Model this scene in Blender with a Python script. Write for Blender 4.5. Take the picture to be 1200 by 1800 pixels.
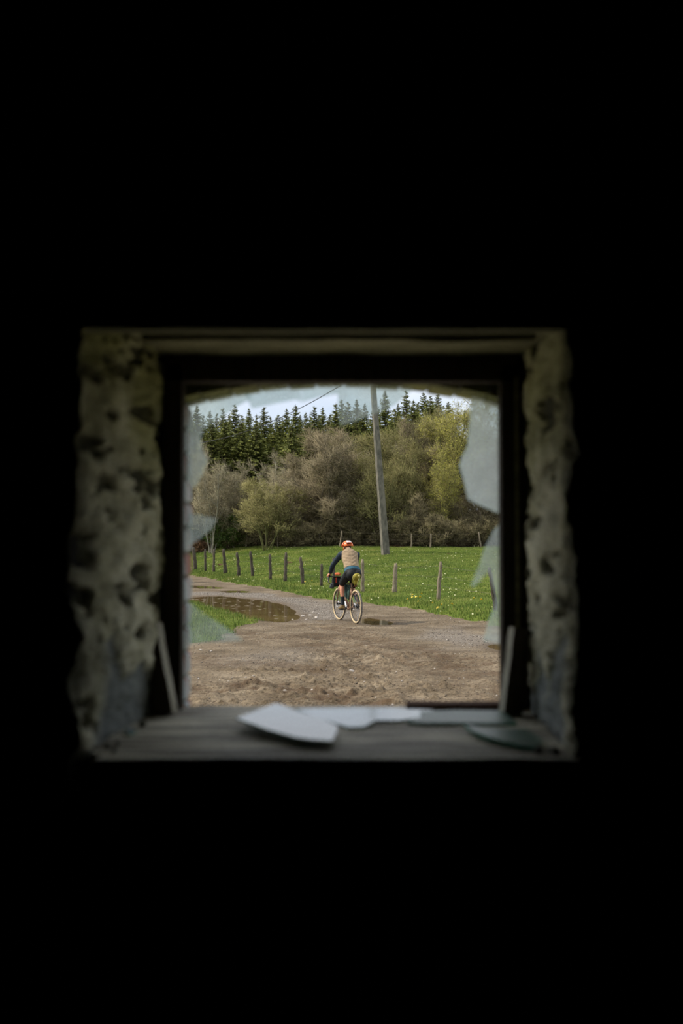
import bpy, bmesh, math, random
import numpy as np
from mathutils import Vector, Matrix

for o in list(bpy.data.objects):
    bpy.data.objects.remove(o, do_unlink=True)
SC = bpy.context.scene
COL = SC.collection
PI = math.pi
rnd = random.Random(7)
rng = np.random.default_rng(11)

# ------------------------------------------------------------------ camera
FPX, W, H = 1750.0, 1200, 1800
CAMZ = 1.65
PITCH = math.atan(55 / FPX)
cd = bpy.data.cameras.new('camera')
cd.sensor_fit = 'VERTICAL'; cd.sensor_height = 36.0; cd.sensor_width = 24.0; cd.lens = 35.0
cd.clip_start = 0.05; cd.clip_end = 600
cd.dof.use_dof = True; cd.dof.focus_distance = 21.0; cd.dof.aperture_fstop = 1.8
cam = bpy.data.objects.new('camera', cd); COL.objects.link(cam)
cam.location = (0, 0, CAMZ); cam.rotation_euler = (PI / 2 + PITCH, 0, 0)
SC.camera = cam

# ------------------------------------------------------------------ world and sun
SUN = Vector((-0.70, 0.08, 0.72)).normalized()
w = bpy.data.worlds.new('sky'); SC.world = w; w.use_nodes = True
nt = w.node_tree; nt.nodes.clear()
out = nt.nodes.new('ShaderNodeOutputWorld'); bg = nt.nodes.new('ShaderNodeBackground')
tc = nt.nodes.new('ShaderNodeTexCoord'); mp = nt.nodes.new('ShaderNodeMapping')
mp.inputs['Scale'].default_value = (1, 1, 2.2)
no = nt.nodes.new('ShaderNodeTexNoise'); no.inputs['Scale'].default_value = 2.6; no.inputs['Detail'].default_value = 6
rp = nt.nodes.new('ShaderNodeValToRGB')
e = rp.color_ramp.elements
e[0].position = .34; e[0].color = (.50, .59, .72, 1)
e[1].position = .56; e[1].color = (.80, .83, .88, 1)
nt.links.new(tc.outputs['Generated'], mp.inputs['Vector']); nt.links.new(mp.outputs[0], no.inputs['Vector'])
nt.links.new(no.outputs['Fac'], rp.inputs[0]); nt.links.new(rp.outputs[0], bg.inputs['Color'])
bg.inputs['Strength'].default_value = 0.96
nt.links.new(bg.outputs[0], out.inputs[0])
sl = bpy.data.lights.new('sun', 'SUN'); sl.energy = 3.6; sl.angle = math.radians(.8); sl.color = (1, .93, .82)
so = bpy.data.objects.new('sun', sl); COL.objects.link(so); so.location = (-30, 10, 40)
so.rotation_euler = (-SUN).to_track_quat('-Z', 'Y').to_euler()
vs = SC.view_settings
vs.view_transform = 'Standard'; vs.look = 'None'; vs.gamma = 1; vs.exposure = 0.47; vs.use_curve_mapping = False

# ------------------------------------------------------------------ helpers
def ray(px, py):
    v = np.array([0, math.cos(PITCH), math.sin(PITCH)]) * FPX + np.array([px - 600.0, 0, 0]) \
        + np.array([0, -math.sin(PITCH), math.cos(PITCH)]) * (900.0 - py)
    return v
def at(px, py, Y):                       # the point seen at a pixel at world depth Y
    v = ray(px, py) * (Y / ray(px, py)[1])
    return Vector((v[0], v[1], v[2] + CAMZ))

def lin(c):
    c = c / 255.0
    return c / 12.92 if c <= .04045 else ((c + .055) / 1.055) ** 2.4
def S(r, g, b):
    return (lin(r), lin(g), lin(b), 1)

def tag(o, label=None, cat=None, group=None, kind=None):
    if label: o['label'] = label
    if cat: o['category'] = cat
    if group: o['group'] = group
    if kind: o['kind'] = kind
    return o
def empty(name, loc=(0, 0, 0), rz=0.0, parent=None):
    o = bpy.data.objects.new(name, None); COL.objects.link(o)
    o.location = loc; o.rotation_euler = (0, 0, rz); o.empty_display_size = .1
    o.parent = parent
    return o
def link(name, me, parent=None, loc=(0, 0, 0), rot=(0, 0, 0)):
    o = bpy.data.objects.new(name, me); COL.objects.link(o)
    o.parent = parent; o.location = loc; o.rotation_euler = rot
    return o
def mesh_np(name, verts, faces, mat=None, smooth=False):
    """verts (n,3), faces (m,3) or (m,4) arrays -> mesh"""
    verts = np.asarray(verts, dtype=np.float32); faces = np.asarray(faces, dtype=np.int32)
    me = bpy.data.meshes.new(name)
    me.vertices.add(len(verts)); me.vertices.foreach_set('co', verts.ravel())
    k = faces.shape[1]; m = len(faces)
    me.loops.add(m * k); me.loops.foreach_set('vertex_index', faces.ravel())
    me.polygons.add(m)
    me.polygons.foreach_set('loop_start', np.arange(0, m * k, k, dtype=np.int32))
    if smooth: me.polygons.foreach_set('use_smooth', np.ones(m, dtype=bool))
    me.update(calc_edges=True)
    if mat: me.materials.append(mat)
    return me
def attr(me, name, vals):
    a = me.attributes.new(name, 'FLOAT', 'POINT'); a.data.foreach_set('value', np.asarray(vals, dtype=np.float32))

class MB:
    """collects verts / faces for one mesh"""
    def __init__(s): s.v = []; s.f = []
    def add(s, vs_, fs_):
        n = len(s.v); s.v += [tuple(v) for v in vs_]; s.f += [tuple(i + n for i in f) for f in fs_]; return s
    def box(s, c, d, R=None):
        pts = []
        for sx in (-1, 1):
            for sy in (-1, 1):
                for sz in (-1, 1):
                    p = Vector((sx * d[0] / 2, sy * d[1] / 2, sz * d[2] / 2))
                    if R is not None: p = R @ p
                    pts.append(Vector(c) + p)
        return s.add(pts, [(0, 1, 3, 2), (4, 6, 7, 5), (0, 4, 5, 1), (2, 3, 7, 6), (0, 2, 6, 4), (1, 5, 7, 3)])
    def tube(s, pts, rad, n=10, side=None, cap=True, ry=None, closed=False):
        pts = [Vector(p) for p in pts]; m = len(pts)
        if not hasattr(rad, '__len__'): rad = [rad] * m
        if ry is None: ry = rad
        elif not hasattr(ry, '__len__'): ry = [ry] * m
        vs_ = []; prev = Vector(side) if side is not None else None
        for i, p in enumerate(pts):
            if closed: t = pts[(i + 1) % m] - pts[i - 1]
            else: t = pts[min(i + 1, m - 1)] - pts[max(i - 1, 0)]
            t.normalize()
            if prev is None:
                prev = t.orthogonal()
            a = (prev - t * prev.dot(t)).normalized(); b = t.cross(a)
            if side is None: prev = a
            for k in range(n):
                an = 2 * PI * k / n
                vs_.append(p + a * (math.cos(an) * rad[i]) + b * (math.sin(an) * ry[i]))
        fs_ = []
        for i in range(m if closed else m - 1):
            j = (i + 1) % m
            for k in range(n):
                l = (k + 1) % n
                fs_.append((i * n + k, i * n + l, j * n + l, j * n + k))
        if cap and not closed:
            fs_.append(tuple(reversed(range(n)))); fs_.append(tuple((m - 1) * n + k for k in range(n)))
        return s.add(vs_, fs_)
    def sphere(s, c, r, nu=14, nv=9, R=None):
        if not hasattr(r, '__len__'): r = (r, r, r)
        vs_ = []; fs_ = []
        for j in range(1, nv):
            th = PI * j / nv
            for i in range(nu):
                ph = 2 * PI * i / nu
                p = Vector((r[0] * math.sin(th) * math.cos(ph), r[1] * math.sin(th) * math.sin(ph), r[2] * math.cos(th)))
                vs_.append(p)
        vs_.append(Vector((0, 0, r[2]))); vs_.append(Vector((0, 0, -r[2])))
        if R is not None: vs_ = [R @ p for p in vs_]
        vs_ = [Vector(c) + p for p in vs_]
        T = len(vs_) - 2; B = T + 1
        for j in range(nv - 2):
            for i in range(nu):
                k = (i + 1) % nu
                fs_.append((j * nu + i, (j + 1) * nu + i, (j + 1) * nu + k, j * nu + k))
        for i in range(nu):
            k = (i + 1) % nu
            fs_.append((T, i, k)); fs_.append((B, (nv - 2) * nu + k, (nv - 2) * nu + i))
        return s.add(vs_, fs_)
    def prism(s, poly, n0, n1):
        """poly: list of 2-tuples mapped through functions n0/n1 to the two sides"""
        m = len(poly)
        vs_ = [n0(p) for p in poly] + [n1(p) for p in poly]
        fs_ = [tuple(range(m)), tuple(reversed(range(m, 2 * m)))]
        for i in range(m):
            j = (i + 1) % m
            fs_.append((i, i + m, j + m, j))
        return s.add(vs_, fs_)
    def mesh(s, name, mat=None, smooth=False, fix=True):
        me = bpy.data.meshes.new(name); me.from_pydata([tuple(v) for v in s.v], [], s.f)
        if fix:
            bm = bmesh.new(); bm.from_mesh(me); bmesh.ops.recalc_face_normals(bm, faces=bm.faces); bm.to_mesh(me); bm.free()
        if smooth:
            for p in me.polygons: p.use_smooth = True
        if mat: me.materials.append(mat)
        me.update()
        return me
    def build(s, name, mat, parent=None, smooth=False, loc=(0, 0, 0), rot=(0, 0, 0)):
        return link(name, s.mesh(name, mat, smooth), parent, loc, rot)

def bake(o, mods):
    """apply modifiers given as (type, {settings}) and keep one plain mesh"""
    for t, st in mods:
        m = o.modifiers.new(t, t)
        for k, v in st.items(): setattr(m, k, v)
    dg = bpy.context.evaluated_depsgraph_get()
    me = bpy.data.meshes.new_from_object(o.evaluated_get(dg))
    old = o.data; mats = [m for m in old.materials]
    o.modifiers.clear(); o.data = me
    if not me.materials:
        for m in mats: me.materials.append(m)
    bpy.data.meshes.remove(old)
    for p in me.polygons: p.use_smooth = True
    return o
def fuse(o, vox=.012, it=4, fac=.5):
    return bake(o, [('REMESH', dict(mode='VOXEL', voxel_size=vox)), ('SMOOTH', dict(factor=fac, iterations=it))])

# ---- noise
def _h(ix, iy, seed):
    h = (ix.astype(np.int64) * 374761393 + iy.astype(np.int64) * 668265263 + seed * 974634777) & 0x7fffffff
    h = ((h ^ (h >> 13)) * 1274126177) & 0x7fffffff
    h = h ^ (h >> 16)
    return (h & 0xffff) / 65535.0
def vn(x, y, seed=0):
    x = np.asarray(x, float); y = np.asarray(y, float)
    ix = np.floor(x); iy = np.floor(y); fx = x - ix; fy = y - iy
    fx = fx * fx * (3 - 2 * fx); fy = fy * fy * (3 - 2 * fy)
    a = _h(ix, iy, seed); b = _h(ix + 1, iy, seed); c = _h(ix, iy + 1, seed); d = _h(ix + 1, iy + 1, seed)
    return (a * (1 - fx) + b * fx) * (1 - fy) + (c * (1 - fx) + d * fx) * fy - .5
def fbm(x, y, seed=0, o=4):
    r = 0; a = 1.0
    for i in range(o):
        r = r + a * vn(x * 2 ** i, y * 2 ** i, seed + i * 7); a *= .5
    return r
def sstep(a, b, x):
    t = np.clip((x - a) / (b - a), 0, 1); return t * t * (3 - 2 * t)

# ---- materials
def nodes(name):
    m = bpy.data.materials.new(name); m.use_nodes = True
    t = m.node_tree; b = t.nodes.get('Principled BSDF')
    return m, t, b
def ramp(t, stops):
    r = t.nodes.new('ShaderNodeValToRGB'); el = r.color_ramp.elements
    el[0].position, el[0].color = stops[0]; el[1].position, el[1].color = stops[-1]
    for p, c in stops[1:-1]:
        x = el.new(p); x.color = c
    return r
def noise(t, scale, detail=4, rough=.55, coord='Object', stretch=None):
    c = t.nodes.new('ShaderNodeTexCoord'); n = t.nodes.new('ShaderNodeTexNoise')
    n.inputs['Scale'].default_value = scale; n.inputs['Detail'].default_value = detail; n.inputs['Roughness'].default_value = rough
    if stretch:
        mp_ = t.nodes.new('ShaderNodeMapping'); mp_.inputs['Scale'].default_value = stretch
        t.links.new(c.outputs[coord], mp_.inputs['Vector']); t.links.new(mp_.outputs[0], n.inputs['Vector'])
    else:
        t.links.new(c.outputs[coord], n.inputs['Vector'])
    return n
def mixc(t, fac, a, b, blend='MIX'):
    m = t.nodes.new('ShaderNodeMix'); m.data_type = 'RGBA'; m.blend_type = blend
    for sock, v in ((m.inputs['Factor'], fac), (m.inputs['A'], a), (m.inputs['B'], b)):
        pass
    fs_ = [s_ for s_ in m.inputs if s_.name == 'Factor' and s_.type == 'VALUE'][0]
    As = [s_ for s_ in m.inputs if s_.name == 'A' and s_.type == 'RGBA'][0]
    Bs = [s_ for s_ in m.inputs if s_.name == 'B' and s_.type == 'RGBA'][0]
    for sock, v in ((fs_, fac), (As, a), (Bs, b)):
        if hasattr(v, 'is_linked'): t.links.new(v, sock)
        else: sock.default_value = v
    return [s_ for s_ in m.outputs if s_.type == 'RGBA'][0]
def bump(t, b, h, strength=.3, dist=.01):
    bp = t.nodes.new('ShaderNodeBump'); bp.inputs['Strength'].default_value = strength; bp.inputs['Distance'].default_value = dist
    t.links.new(h, bp.inputs['Height']); t.links.new(bp.outputs[0], b.inputs['Normal'])
def M(name, c1, c2=None, scale=6, rough=.8, bmp=0, dist=.01, metal=0, stretch=None, lo=.35, hi=.65, var=0, spec=.3, coord='Object'):
    m, t, b = nodes(name)
    b.inputs['Roughness'].default_value = rough; b.inputs['Metallic'].default_value = metal
    b.inputs['Specular IOR Level'].default_value = spec
    n = noise(t, scale, 5, .6, coord, stretch)
    r = ramp(t, [(lo, c1), (hi, c2 or c1)])
    t.links.new(n.outputs['Fac'], r.inputs[0]); col = r.outputs[0]
    if var:
        oi = t.nodes.new('ShaderNodeObjectInfo'); hs = t.nodes.new('ShaderNodeHueSaturation')
        mr = t.nodes.new('ShaderNodeMapRange'); mr.inputs['To Min'].default_value = 1 - var; mr.inputs['To Max'].default_value = 1 + var
        t.links.new(oi.outputs['Random'], mr.inputs['Value']); t.links.new(mr.outputs[0], hs.inputs['Value'])
        t.links.new(col, hs.inputs['Color']); col = hs.outputs[0]
    t.links.new(col, b.inputs['Base Color'])
    if bmp: bump(t, b, n.outputs['Fac'], bmp, dist)
    return m
# ================================================================== the dark room and its window wall
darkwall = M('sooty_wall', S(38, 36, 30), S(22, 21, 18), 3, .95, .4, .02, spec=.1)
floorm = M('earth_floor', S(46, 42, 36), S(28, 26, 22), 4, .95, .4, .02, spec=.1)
oldwood = M('mossy_timber', S(142, 138, 104), S(96, 94, 66), 5, .9, .5, .01, stretch=(1, 9, 9), spec=.15)
darkwood = M('rotten_frame_wood', S(64, 56, 42), S(34, 30, 24), 6, .9, .4, .01, stretch=(9, 9, 1), spec=.15)
railwood = M('brown_rail_wood', S(96, 62, 40), S(58, 36, 22), 6, .85, .4, .01, stretch=(1, 9, 9), spec=.2)
sillwood = M('weathered_sill_wood', S(210, 205, 186), S(116, 110, 96), 3, .7, .5, .006, stretch=(1.0, 7, 7), lo=.38, hi=.6, spec=.3)
boardwood = M('old_board_wood', S(70, 62, 48), S(44, 38, 28), 6, .85, .4, .01, stretch=(9, 9, 1.2), spec=.2)
litedge = M('lit_board_edge', S(206, 202, 186), S(170, 164, 146), 6, .8, .3, .01, stretch=(9, 9, 1.2), spec=.2)  # lighter copy of the board wood: window light painted on its narrow sides
mortar = M('old_mortar', S(128, 130, 120), S(90, 90, 80), 12, .95, .4, .01)
# painted brick with wear
brickm, t, b = nodes('limewashed_brick')
n1 = noise(t, 7, 5, .65); rr = ramp(t, [(.36, S(158, 92, 74)), (.44, S(176, 186, 188))]); t.links.new(n1.outputs['Fac'], rr.inputs[0])
oi = t.nodes.new('ShaderNodeObjectInfo'); gt = t.nodes.new('ShaderNodeMath'); gt.operation = 'GREATER_THAN'; gt.inputs[1].default_value = .86; t.links.new(oi.outputs['Random'], gt.inputs[0])
gm = t.nodes.new('ShaderNodeMath'); gm.operation = 'MULTIPLY'; gm.inputs[1].default_value = .8; t.links.new(gt.outputs[0], gm.inputs[0])
c = mixc(t, gm.outputs[0], rr.outputs[0], S(150, 76, 58)); t.links.new(c, b.inputs['Base Color']); b.inputs['Roughness'].default_value = .9
bump(t, b, n1.outputs['Fac'], .4, .01)
archm = M('mossy_arch_brick', S(126, 128, 76), S(84, 84, 46), 8, .95, .5, .01)

Y0, YF, Y1 = 2.20, 2.80, 3.05                       # inner face, frame, outer face
RX0, RX1, RZ0, RZ1, RYB = -3.6, 3.4, 0.0, 3.2, -3.4  # the room
def struct_box(name, lo, hi, mat):
    c_ = [(a + b_) / 2 for a, b_ in zip(lo, hi)]; d_ = [b_ - a for a, b_ in zip(lo, hi)]
    return tag(MB().box(c_, d_).build(name, mat), kind='structure')
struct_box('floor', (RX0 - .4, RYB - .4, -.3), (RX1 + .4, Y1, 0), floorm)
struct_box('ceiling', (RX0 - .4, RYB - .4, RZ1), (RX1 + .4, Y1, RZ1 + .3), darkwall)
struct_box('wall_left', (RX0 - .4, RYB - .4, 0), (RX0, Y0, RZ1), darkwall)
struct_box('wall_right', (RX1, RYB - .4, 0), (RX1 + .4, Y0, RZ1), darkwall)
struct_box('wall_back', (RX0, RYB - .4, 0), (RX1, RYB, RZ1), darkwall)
# front wall: a solid with a splayed opening
A = [(-.600, 1.10), (.530, 1.10), (.530, 2.215), (-.600, 2.215)]
B = [(-.525, 1.14), (.538, 1.14), (.538, 2.215), (-.525, 2.215)]
Cc = [(-.562, 1.05), (.608, 1.05), (.608, 2.34), (-.562, 2.34)]
R4 = [(RX0 - .4, 0), (RX1 + .4, 0), (RX1 + .4, RZ1), (RX0 - .4, RZ1)]
mb = MB()
rings = [[(x, Y0, z) for x, z in R4], [(x, Y0, z) for x, z in A], [(x, YF, z) for x, z in B], [(x, YF + .005, z) for x, z in Cc], [(x, Y1, z) for x, z in Cc], [(x, Y1, z) for x, z in R4]]
vs_ = [p for r in rings for p in r]; fs_ = []
for i in range(len(rings)):
    j = (i + 1) % len(rings)
    for k in range(4):
        l = (k + 1) % 4; fs_.append((i * 4 + k, i * 4 + l, j * 4 + l, j * 4 + k))
mb.add(vs_, fs_)
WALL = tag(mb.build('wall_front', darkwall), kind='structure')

# plaster of the splayed reveals: crumbling coat over grey cement
plm, t, b = nodes('crumbling_plaster')
pa = t.nodes.new('ShaderNodeAttribute'); pa.attribute_name = 'peel'
ca_ = t.nodes.new('ShaderNodeAttribute'); ca_.attribute_name = 'cement'
al_ = t.nodes.new('ShaderNodeAttribute'); al_.attribute_name = 'algae_and_bounce'
n1 = noise(t, 14, 5, .65); r1 = ramp(t, [(.35, S(190, 186, 160)), (.65, S(226, 222, 198))]); t.links.new(n1.outputs['Fac'], r1.inputs[0])
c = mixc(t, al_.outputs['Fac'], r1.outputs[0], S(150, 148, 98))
r2 = ramp(t, [(.35, S(120, 126, 126)), (.65, S(152, 156, 152))]); t.links.new(n1.outputs['Fac'], r2.inputs[0])
c = mixc(t, ca_.outputs['Fac'], c, r2.outputs[0])
r3 = ramp(t, [(.4, S(42, 42, 24)), (.62, S(74, 72, 46))]); t.links.new(n1.outputs['Fac'], r3.inputs[0])
c = mixc(t, pa.outputs['Fac'], c, r3.outputs[0])
t.links.new(c, b.inputs['Base Color']); b.inputs['Roughness'].default_value = .95; b.inputs['Specular IOR Level'].default_value = .15
bump(t, b, n1.outputs['Fac'], .5, .01)
def reveal(name, xa, xb, sgn, seed):
    """sgn: direction into the opening (+1 for the left reveal)"""
    nu, nv_ = 110, 190
    u = np.linspace(-.22, 1.04, nu); z = np.linspace(1.165, 2.21, nv_)
    U, Z = np.meshgrid(u, z)
    rag = fbm(Z * 9, Z * 0 + seed, seed, 4) * .022                     # ragged inner corner
    Yd = np.where(U > 0, Y0 + U * (YF - Y0), Y0 - .006)
    X = np.where(U > 0, xa + U * (xb - xa), xa + U * .42 * sgn * -1 * -1)
    X = np.where(U > 0, X, xa - sgn * (-U) * .35)
    s = Yd * 1.0; 
    big = fbm(s * 5 + seed, Z * 13, seed + 1, 4)
    pm = fbm(s * 8 + 3, Z * 24, seed + 2, 5) + .3 * fbm(s * 2.5, Z * 6, seed + 9, 2)
    peel = sstep(.13, .34, pm) * .95
    mott = sstep(-.12, .28, fbm(s * 4.5 + 7, Z * 15, seed + 21, 5)) * .26 + .16 * sstep(.0, .3, fbm(s * 14, Z * 44, seed + 22, 3))
    peel = np.maximum(peel, mott)
    crack = sstep(.035, .0, np.abs(fbm(s * 5, Z * 14, seed + 5, 5) - .02)) * sstep(0, .3, fbm(s * 3, Z * 3, seed + 6, 2)) 
    peel = np.maximum(peel, .9 * crack)
    edgebreak = sstep(.10, .0, 1.0 - U + fbm(Z * 14, Z * 0, seed + 4, 3) * .16)   # plaster broken off along the frame
    peel = np.maximum(peel, .7 * edgebreak)
    inner = sstep(.10, -.02, U + fbm(Z * 11, Z * 0 + 2, seed + 8, 4) * .22)
    peel = np.maximum(peel, .8 * inner)
    cem = sstep(.0, .035, 1.36 + .05 * np.sin(U * 5 + seed) + fbm(s * 8, Z * 8, seed + 3, 3) * .16 - Z) * sstep(.12, .35, U + fbm(Z * 7, Z * 0, seed + 3, 2) * .2)
    peel = peel * (1 - .85 * cem)
    alg = np.clip(sstep(1.55, 2.05, Z + fbm(s * 5, Z * 5, seed + 7, 3) * .35) * .75 + .25 * sstep(.0, .3, fbm(s * 6, Z * 4, seed + 11, 3)), 0, 1)  # olive towards the top: algae stains plus painted bounce light from the grass
    disp = big * .016 + fbm(s * 16, Z * 40, seed + 12, 3) * .008 - .020 * peel - .012 * cem + .002
    X = X + sgn * disp * sstep(-.2, .05, U) + sgn * rag * np.exp(-(U / .12) ** 2)
    Yd = Yd - np.where(U <= 0, 1, 0) * np.abs(big) * .006 + rag * .4 * np.exp(-(U / .12) ** 2)
    V = np.stack([X, Yd, Z], -1).reshape(-1, 3)
    ii = np.arange(nu * nv_).reshape(nv_, nu)
    q = np.stack([ii[:-1, :-1], ii[:-1, 1:], ii[1:, 1:], ii[1:, :-1]], -1).reshape(-1, 4)
    if sgn < 0: q = q[:, ::-1]
    me = mesh_np(name, V, q, plm, True)
    attr(me, 'peel', peel.ravel()); attr(me, 'cement', cem.ravel()); attr(me, 'algae_and_bounce', alg.ravel() * (1 - cem.ravel()))
    return link(name, me, WALL)
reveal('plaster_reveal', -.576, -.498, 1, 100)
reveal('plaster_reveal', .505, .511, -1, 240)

def rough_board(name, x0, x1, y0, y1, z0, z1, mat, parent, seed, amp=.004, n=46, slope=0.0):
    """a plank with uneven edges lying along x"""
    vs_ = []; fs_ = []
    for i in range(n):
        x = x0 + (x1 - x0) * i / (n - 1)
        e_ = [float(fbm(np.array(x * 7.), np.array(k * 3.1), seed + k, 3)) * amp * 2 for k in range(4)]
        vs_ += [(x, y0 + e_[0], z0 + e_[1] * .6), (x, y1 + e_[2], z0 + slope + e_[3] * .6), (x, y1 + e_[2], z1 + slope + e_[1] * .5), (x, y0 + e_[0], z1 + e_[3] * .5)]
    for i in range(n - 1):
        for k in range(4):
            l = (k + 1) % 4; fs_.append((i * 4 + k, i * 4 + l, i * 4 + 4 + l, i * 4 + 4 + k))
    fs_ += [(0, 1, 2, 3), tuple((n - 1) * 4 + k for k in (3, 2, 1, 0))]
    return MB().add(vs_, fs_).build(name, mat, parent)
# lintel boards over the reveal
rough_board('lintel_board', -.600, .520, Y0 - .004, 2.240, 2.124, 2.22, oldwood, WALL, 31, .003)
rough_board('lintel_board', -.560, .520, 2.245, 2.52, 2.186, 2.22, oldwood, WALL, 51, .005)
rough_board('lintel_board', -.540, .520, 2.60, YF, 2.183, 2.22, oldwood, WALL, 41, .005)
# bricks of the outer jambs
bk = MB(); 
def brick_mesh(name, d, mat, ch=.006):
    bm_ = bmesh.new(); bmesh.ops.create_cube(bm_, size=1)
    for v_ in bm_.verts: v_.co = Vector((v_.co.x * d[0], v_.co.y * d[1], v_.co.z * d[2]))
    bmesh.ops.bevel(bm_, geom=list(bm_.edges), offset=ch, segments=1, affect='EDGES')
    me = bpy.data.meshes.new(name); bm_.to_mesh(me); bm_.free(); me.materials.append(mat); return me
b_long = brick_mesh('brick', (.10, .180, .064), brickm); b_short = brick_mesh('brick', (.10, .087, .064), brickm)
for side, xf in ((-1, -.457), (1, .502)):
    for i in range(13):
        z = 1.145 + i * .0735
        x = xf + side * .05 + rnd.uniform(-.002, .002)
        for me, yy in ([(b_long, 2.955)] if i % 2 else [(b_short, 2.909), (b_short, 3.002)]):
            link('brick', me, WALL, (x, yy + rnd.uniform(-.002, .002), z))
    MB().box((xf + side * .059, 2.953, 1.695), (.100, .186, 1.29)).build('mortar_bed', mortar, WALL)
# segmental arch of bricks
AR, AX, AZ = 1.82, .0075, .309
nv_ = 12; half = math.radians(15.9)
vs_ = []
for i in range(nv_):
    a0 = -half + 2 * half * i / nv_ + .0018; a1 = -half + 2 * half * (i + 1) / nv_ - .0018
    for ya, yb in ((2.868, 2.957), (2.961, 3.049)):
        rin = AR + rnd.uniform(-.003, .004); P = []
        for yy in (ya, yb):
            for a_, r_ in ((a0, rin), (a1, rin), (a1, rin + .13), (a0, rin + .13)):
                P.append((AX + math.sin(a_) * r_, yy, AZ + math.cos(a_) * r_))
        MB().add(P, [(0, 1, 2, 3), (7, 6, 5, 4), (0, 4, 5, 1), (1, 5, 6, 2), (2, 6, 7, 3), (3, 7, 4, 0)]).build('brick', archm, WALL)
P = []; F = []
for i in range(17):
    a_ = -half * 1.1 + 2.2 * half * i / 16
    for yy in (2.872, 3.046):
        P.append((AX + math.sin(a_) * (AR + .008), yy, AZ + math.cos(a_) * (AR + .008))); P.append((AX + math.sin(a_) * (AR + .008), yy, 2.345))
for i in range(16):
    q = i * 4; F += [(q, q + 4, q + 6, q + 2), (q, q + 1, q + 5, q + 4), (q + 2, q + 6, q + 7, q + 3), (q + 1, q + 3, q + 7, q + 5)]
MB().add(P, F).build('arch_mortar', mortar, WALL)
MB().box((.008, 2.985, 1.095), (1.06, .25, .09), Matrix.Rotation(-.1, 3, 'X')).build('outer_sill', mortar, WALL)

# concrete apron outside the wall, unseen, added to bounce sunlight under the lintel
bounce_slab = M('bounce_concrete', S(196, 188, 174), S(170, 162, 148), 2, .9, .3, .01)
tag(MB().box((0, 5.1, -.01), (16, 4.1, .16)).build('bounce_apron', bounce_slab), kind='structure')

# ---- the broken window
WIN = tag(empty('window_1', (0, YF, 1.2)), kind='structure')
def wpart(mb, name, mat, smooth=False):
    o = mb.build(name, mat, WIN, smooth); o.matrix_parent_inverse = Matrix.Translation((0, -YF, -1.2)); return o
wpart(MB().box((-.477, 2.83, 1.66), (.054, .06, .99)), 'stile', darkwood)
wpart(MB().box((.485, 2.83, 1.66), (.068, .06, .99)), 'stile', darkwood)
wpart(MB().box((.492, 2.794, 1.67), (.007, .016, .90)), 'frame_strip', oldwood)
wpart(MB().box((.005, 2.83, 2.149), (1.0, .06, .082)), 'top_rail', darkwood)
o = rough_board('bottom_rail', .183, .452, 2.80, 2.86, 1.17, 1.200, railwood, WIN, 71, .002, 14); o.matrix_parent_inverse = Matrix.Translation((0, -YF, -1.2))
# sill planks (they rise a little towards the frame)
def sill_z(y): return 1.181 + (y - 2.19) * .004
def sill_plank(x0, x1, y0, y1, seed):
    n = 40; vs_ = []; fs_ = []
    for i in range(n):
        x = x0 + (x1 - x0) * i / (n - 1); e_ = [float(fbm(np.array(x * 8.), np.array(k * 2.3), seed + k, 3)) for k in range(4)]
        ya, yb = y0 + e_[0] * .005, y1 + e_[1] * .003
        vs_ += [(x, ya, sill_z(ya) - .04), (x, yb, sill_z(yb) - .04), (x, yb, sill_z(yb) + e_[2] * .004), (x, (ya + yb) / 2, sill_z((ya + yb) / 2) + e_[3] * .004), (x, ya, sill_z(ya) + e_[1] * .003)]
    for i in range(n - 1):
        for k in range(5):
            l = (k + 1) % 5; fs_.append((i * 5 + k, i * 5 + l, i * 5 + 5 + l, i * 5 + 5 + k))
    fs_ += [(0, 1, 2, 3, 4), tuple((n - 1) * 5 + k for k in (4, 3, 2, 1, 0))]
    o = MB().add(vs_, fs_).build('sill_plank', sillwood, WIN); o.matrix_parent_inverse = Matrix.Translation((0, -YF, -1.2))
sill_plank(-.535, .522, 2.182, 2.236, 5)
sill_plank(-.560, .515, 2.239, 2.53, 15)
sill_plank(-.545, .525, 2.533, 2.872, 25)
# glass left in the frame
def glassm(name, haze, scale, lo, hi):
    m, t, b = nodes(name); t.nodes.remove(b); out_ = t.nodes['Material Output']
    tr = t.nodes.new('ShaderNodeBsdfTransparent'); tr.inputs[0].default_value = (.88, .94, .92, 1)
    gl = t.nodes.new('ShaderNodeBsdfGlossy'); gl.inputs['Roughness'].default_value = .03
    fr = t.nodes.new('ShaderNodeFresnel'); fr.inputs['IOR'].default_value = 1.5
    m1 = t.nodes.new('ShaderNodeMixShader'); t.links.new(fr.outputs[0], m1.inputs[0]); t.links.new(tr.outputs[0], m1.inputs[1]); t.links.new(gl.outputs[0], m1.inputs[2])
    di = t.nodes.new('ShaderNodeBsdfDiffuse'); tl = t.nodes.new('ShaderNodeBsdfTranslucent')
    di.inputs[0].default_value = haze; tl.inputs[0].default_value = haze
    m2 = t.nodes.new('ShaderNodeMixShader'); m2.inputs[0].default_value = .8; t.links.new(di.outputs[0], m2.inputs[1]); t.links.new(tl.outputs[0], m2.inputs[2])
    n1 = noise(t, scale, 4, .6); mr = t.nodes.new('ShaderNodeMapRange'); mr.inputs['From Min'].default_value = .3; mr.inputs['From Max'].default_value = .7
    mr.inputs['To Min'].default_value = lo; mr.inputs['To Max'].default_value = hi; t.links.new(n1.outputs['Fac'], mr.inputs['Value'])
    m3 = t.nodes.new('ShaderNodeMixShader'); t.links.new(mr.outputs[0], m3.inputs[0]); t.links.new(m1.outputs[0], m3.inputs[1]); t.links.new(m2.outputs[0], m3.inputs[2])
    t.links.new(m3.outputs[0], out_.inputs[0]); return m
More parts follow.
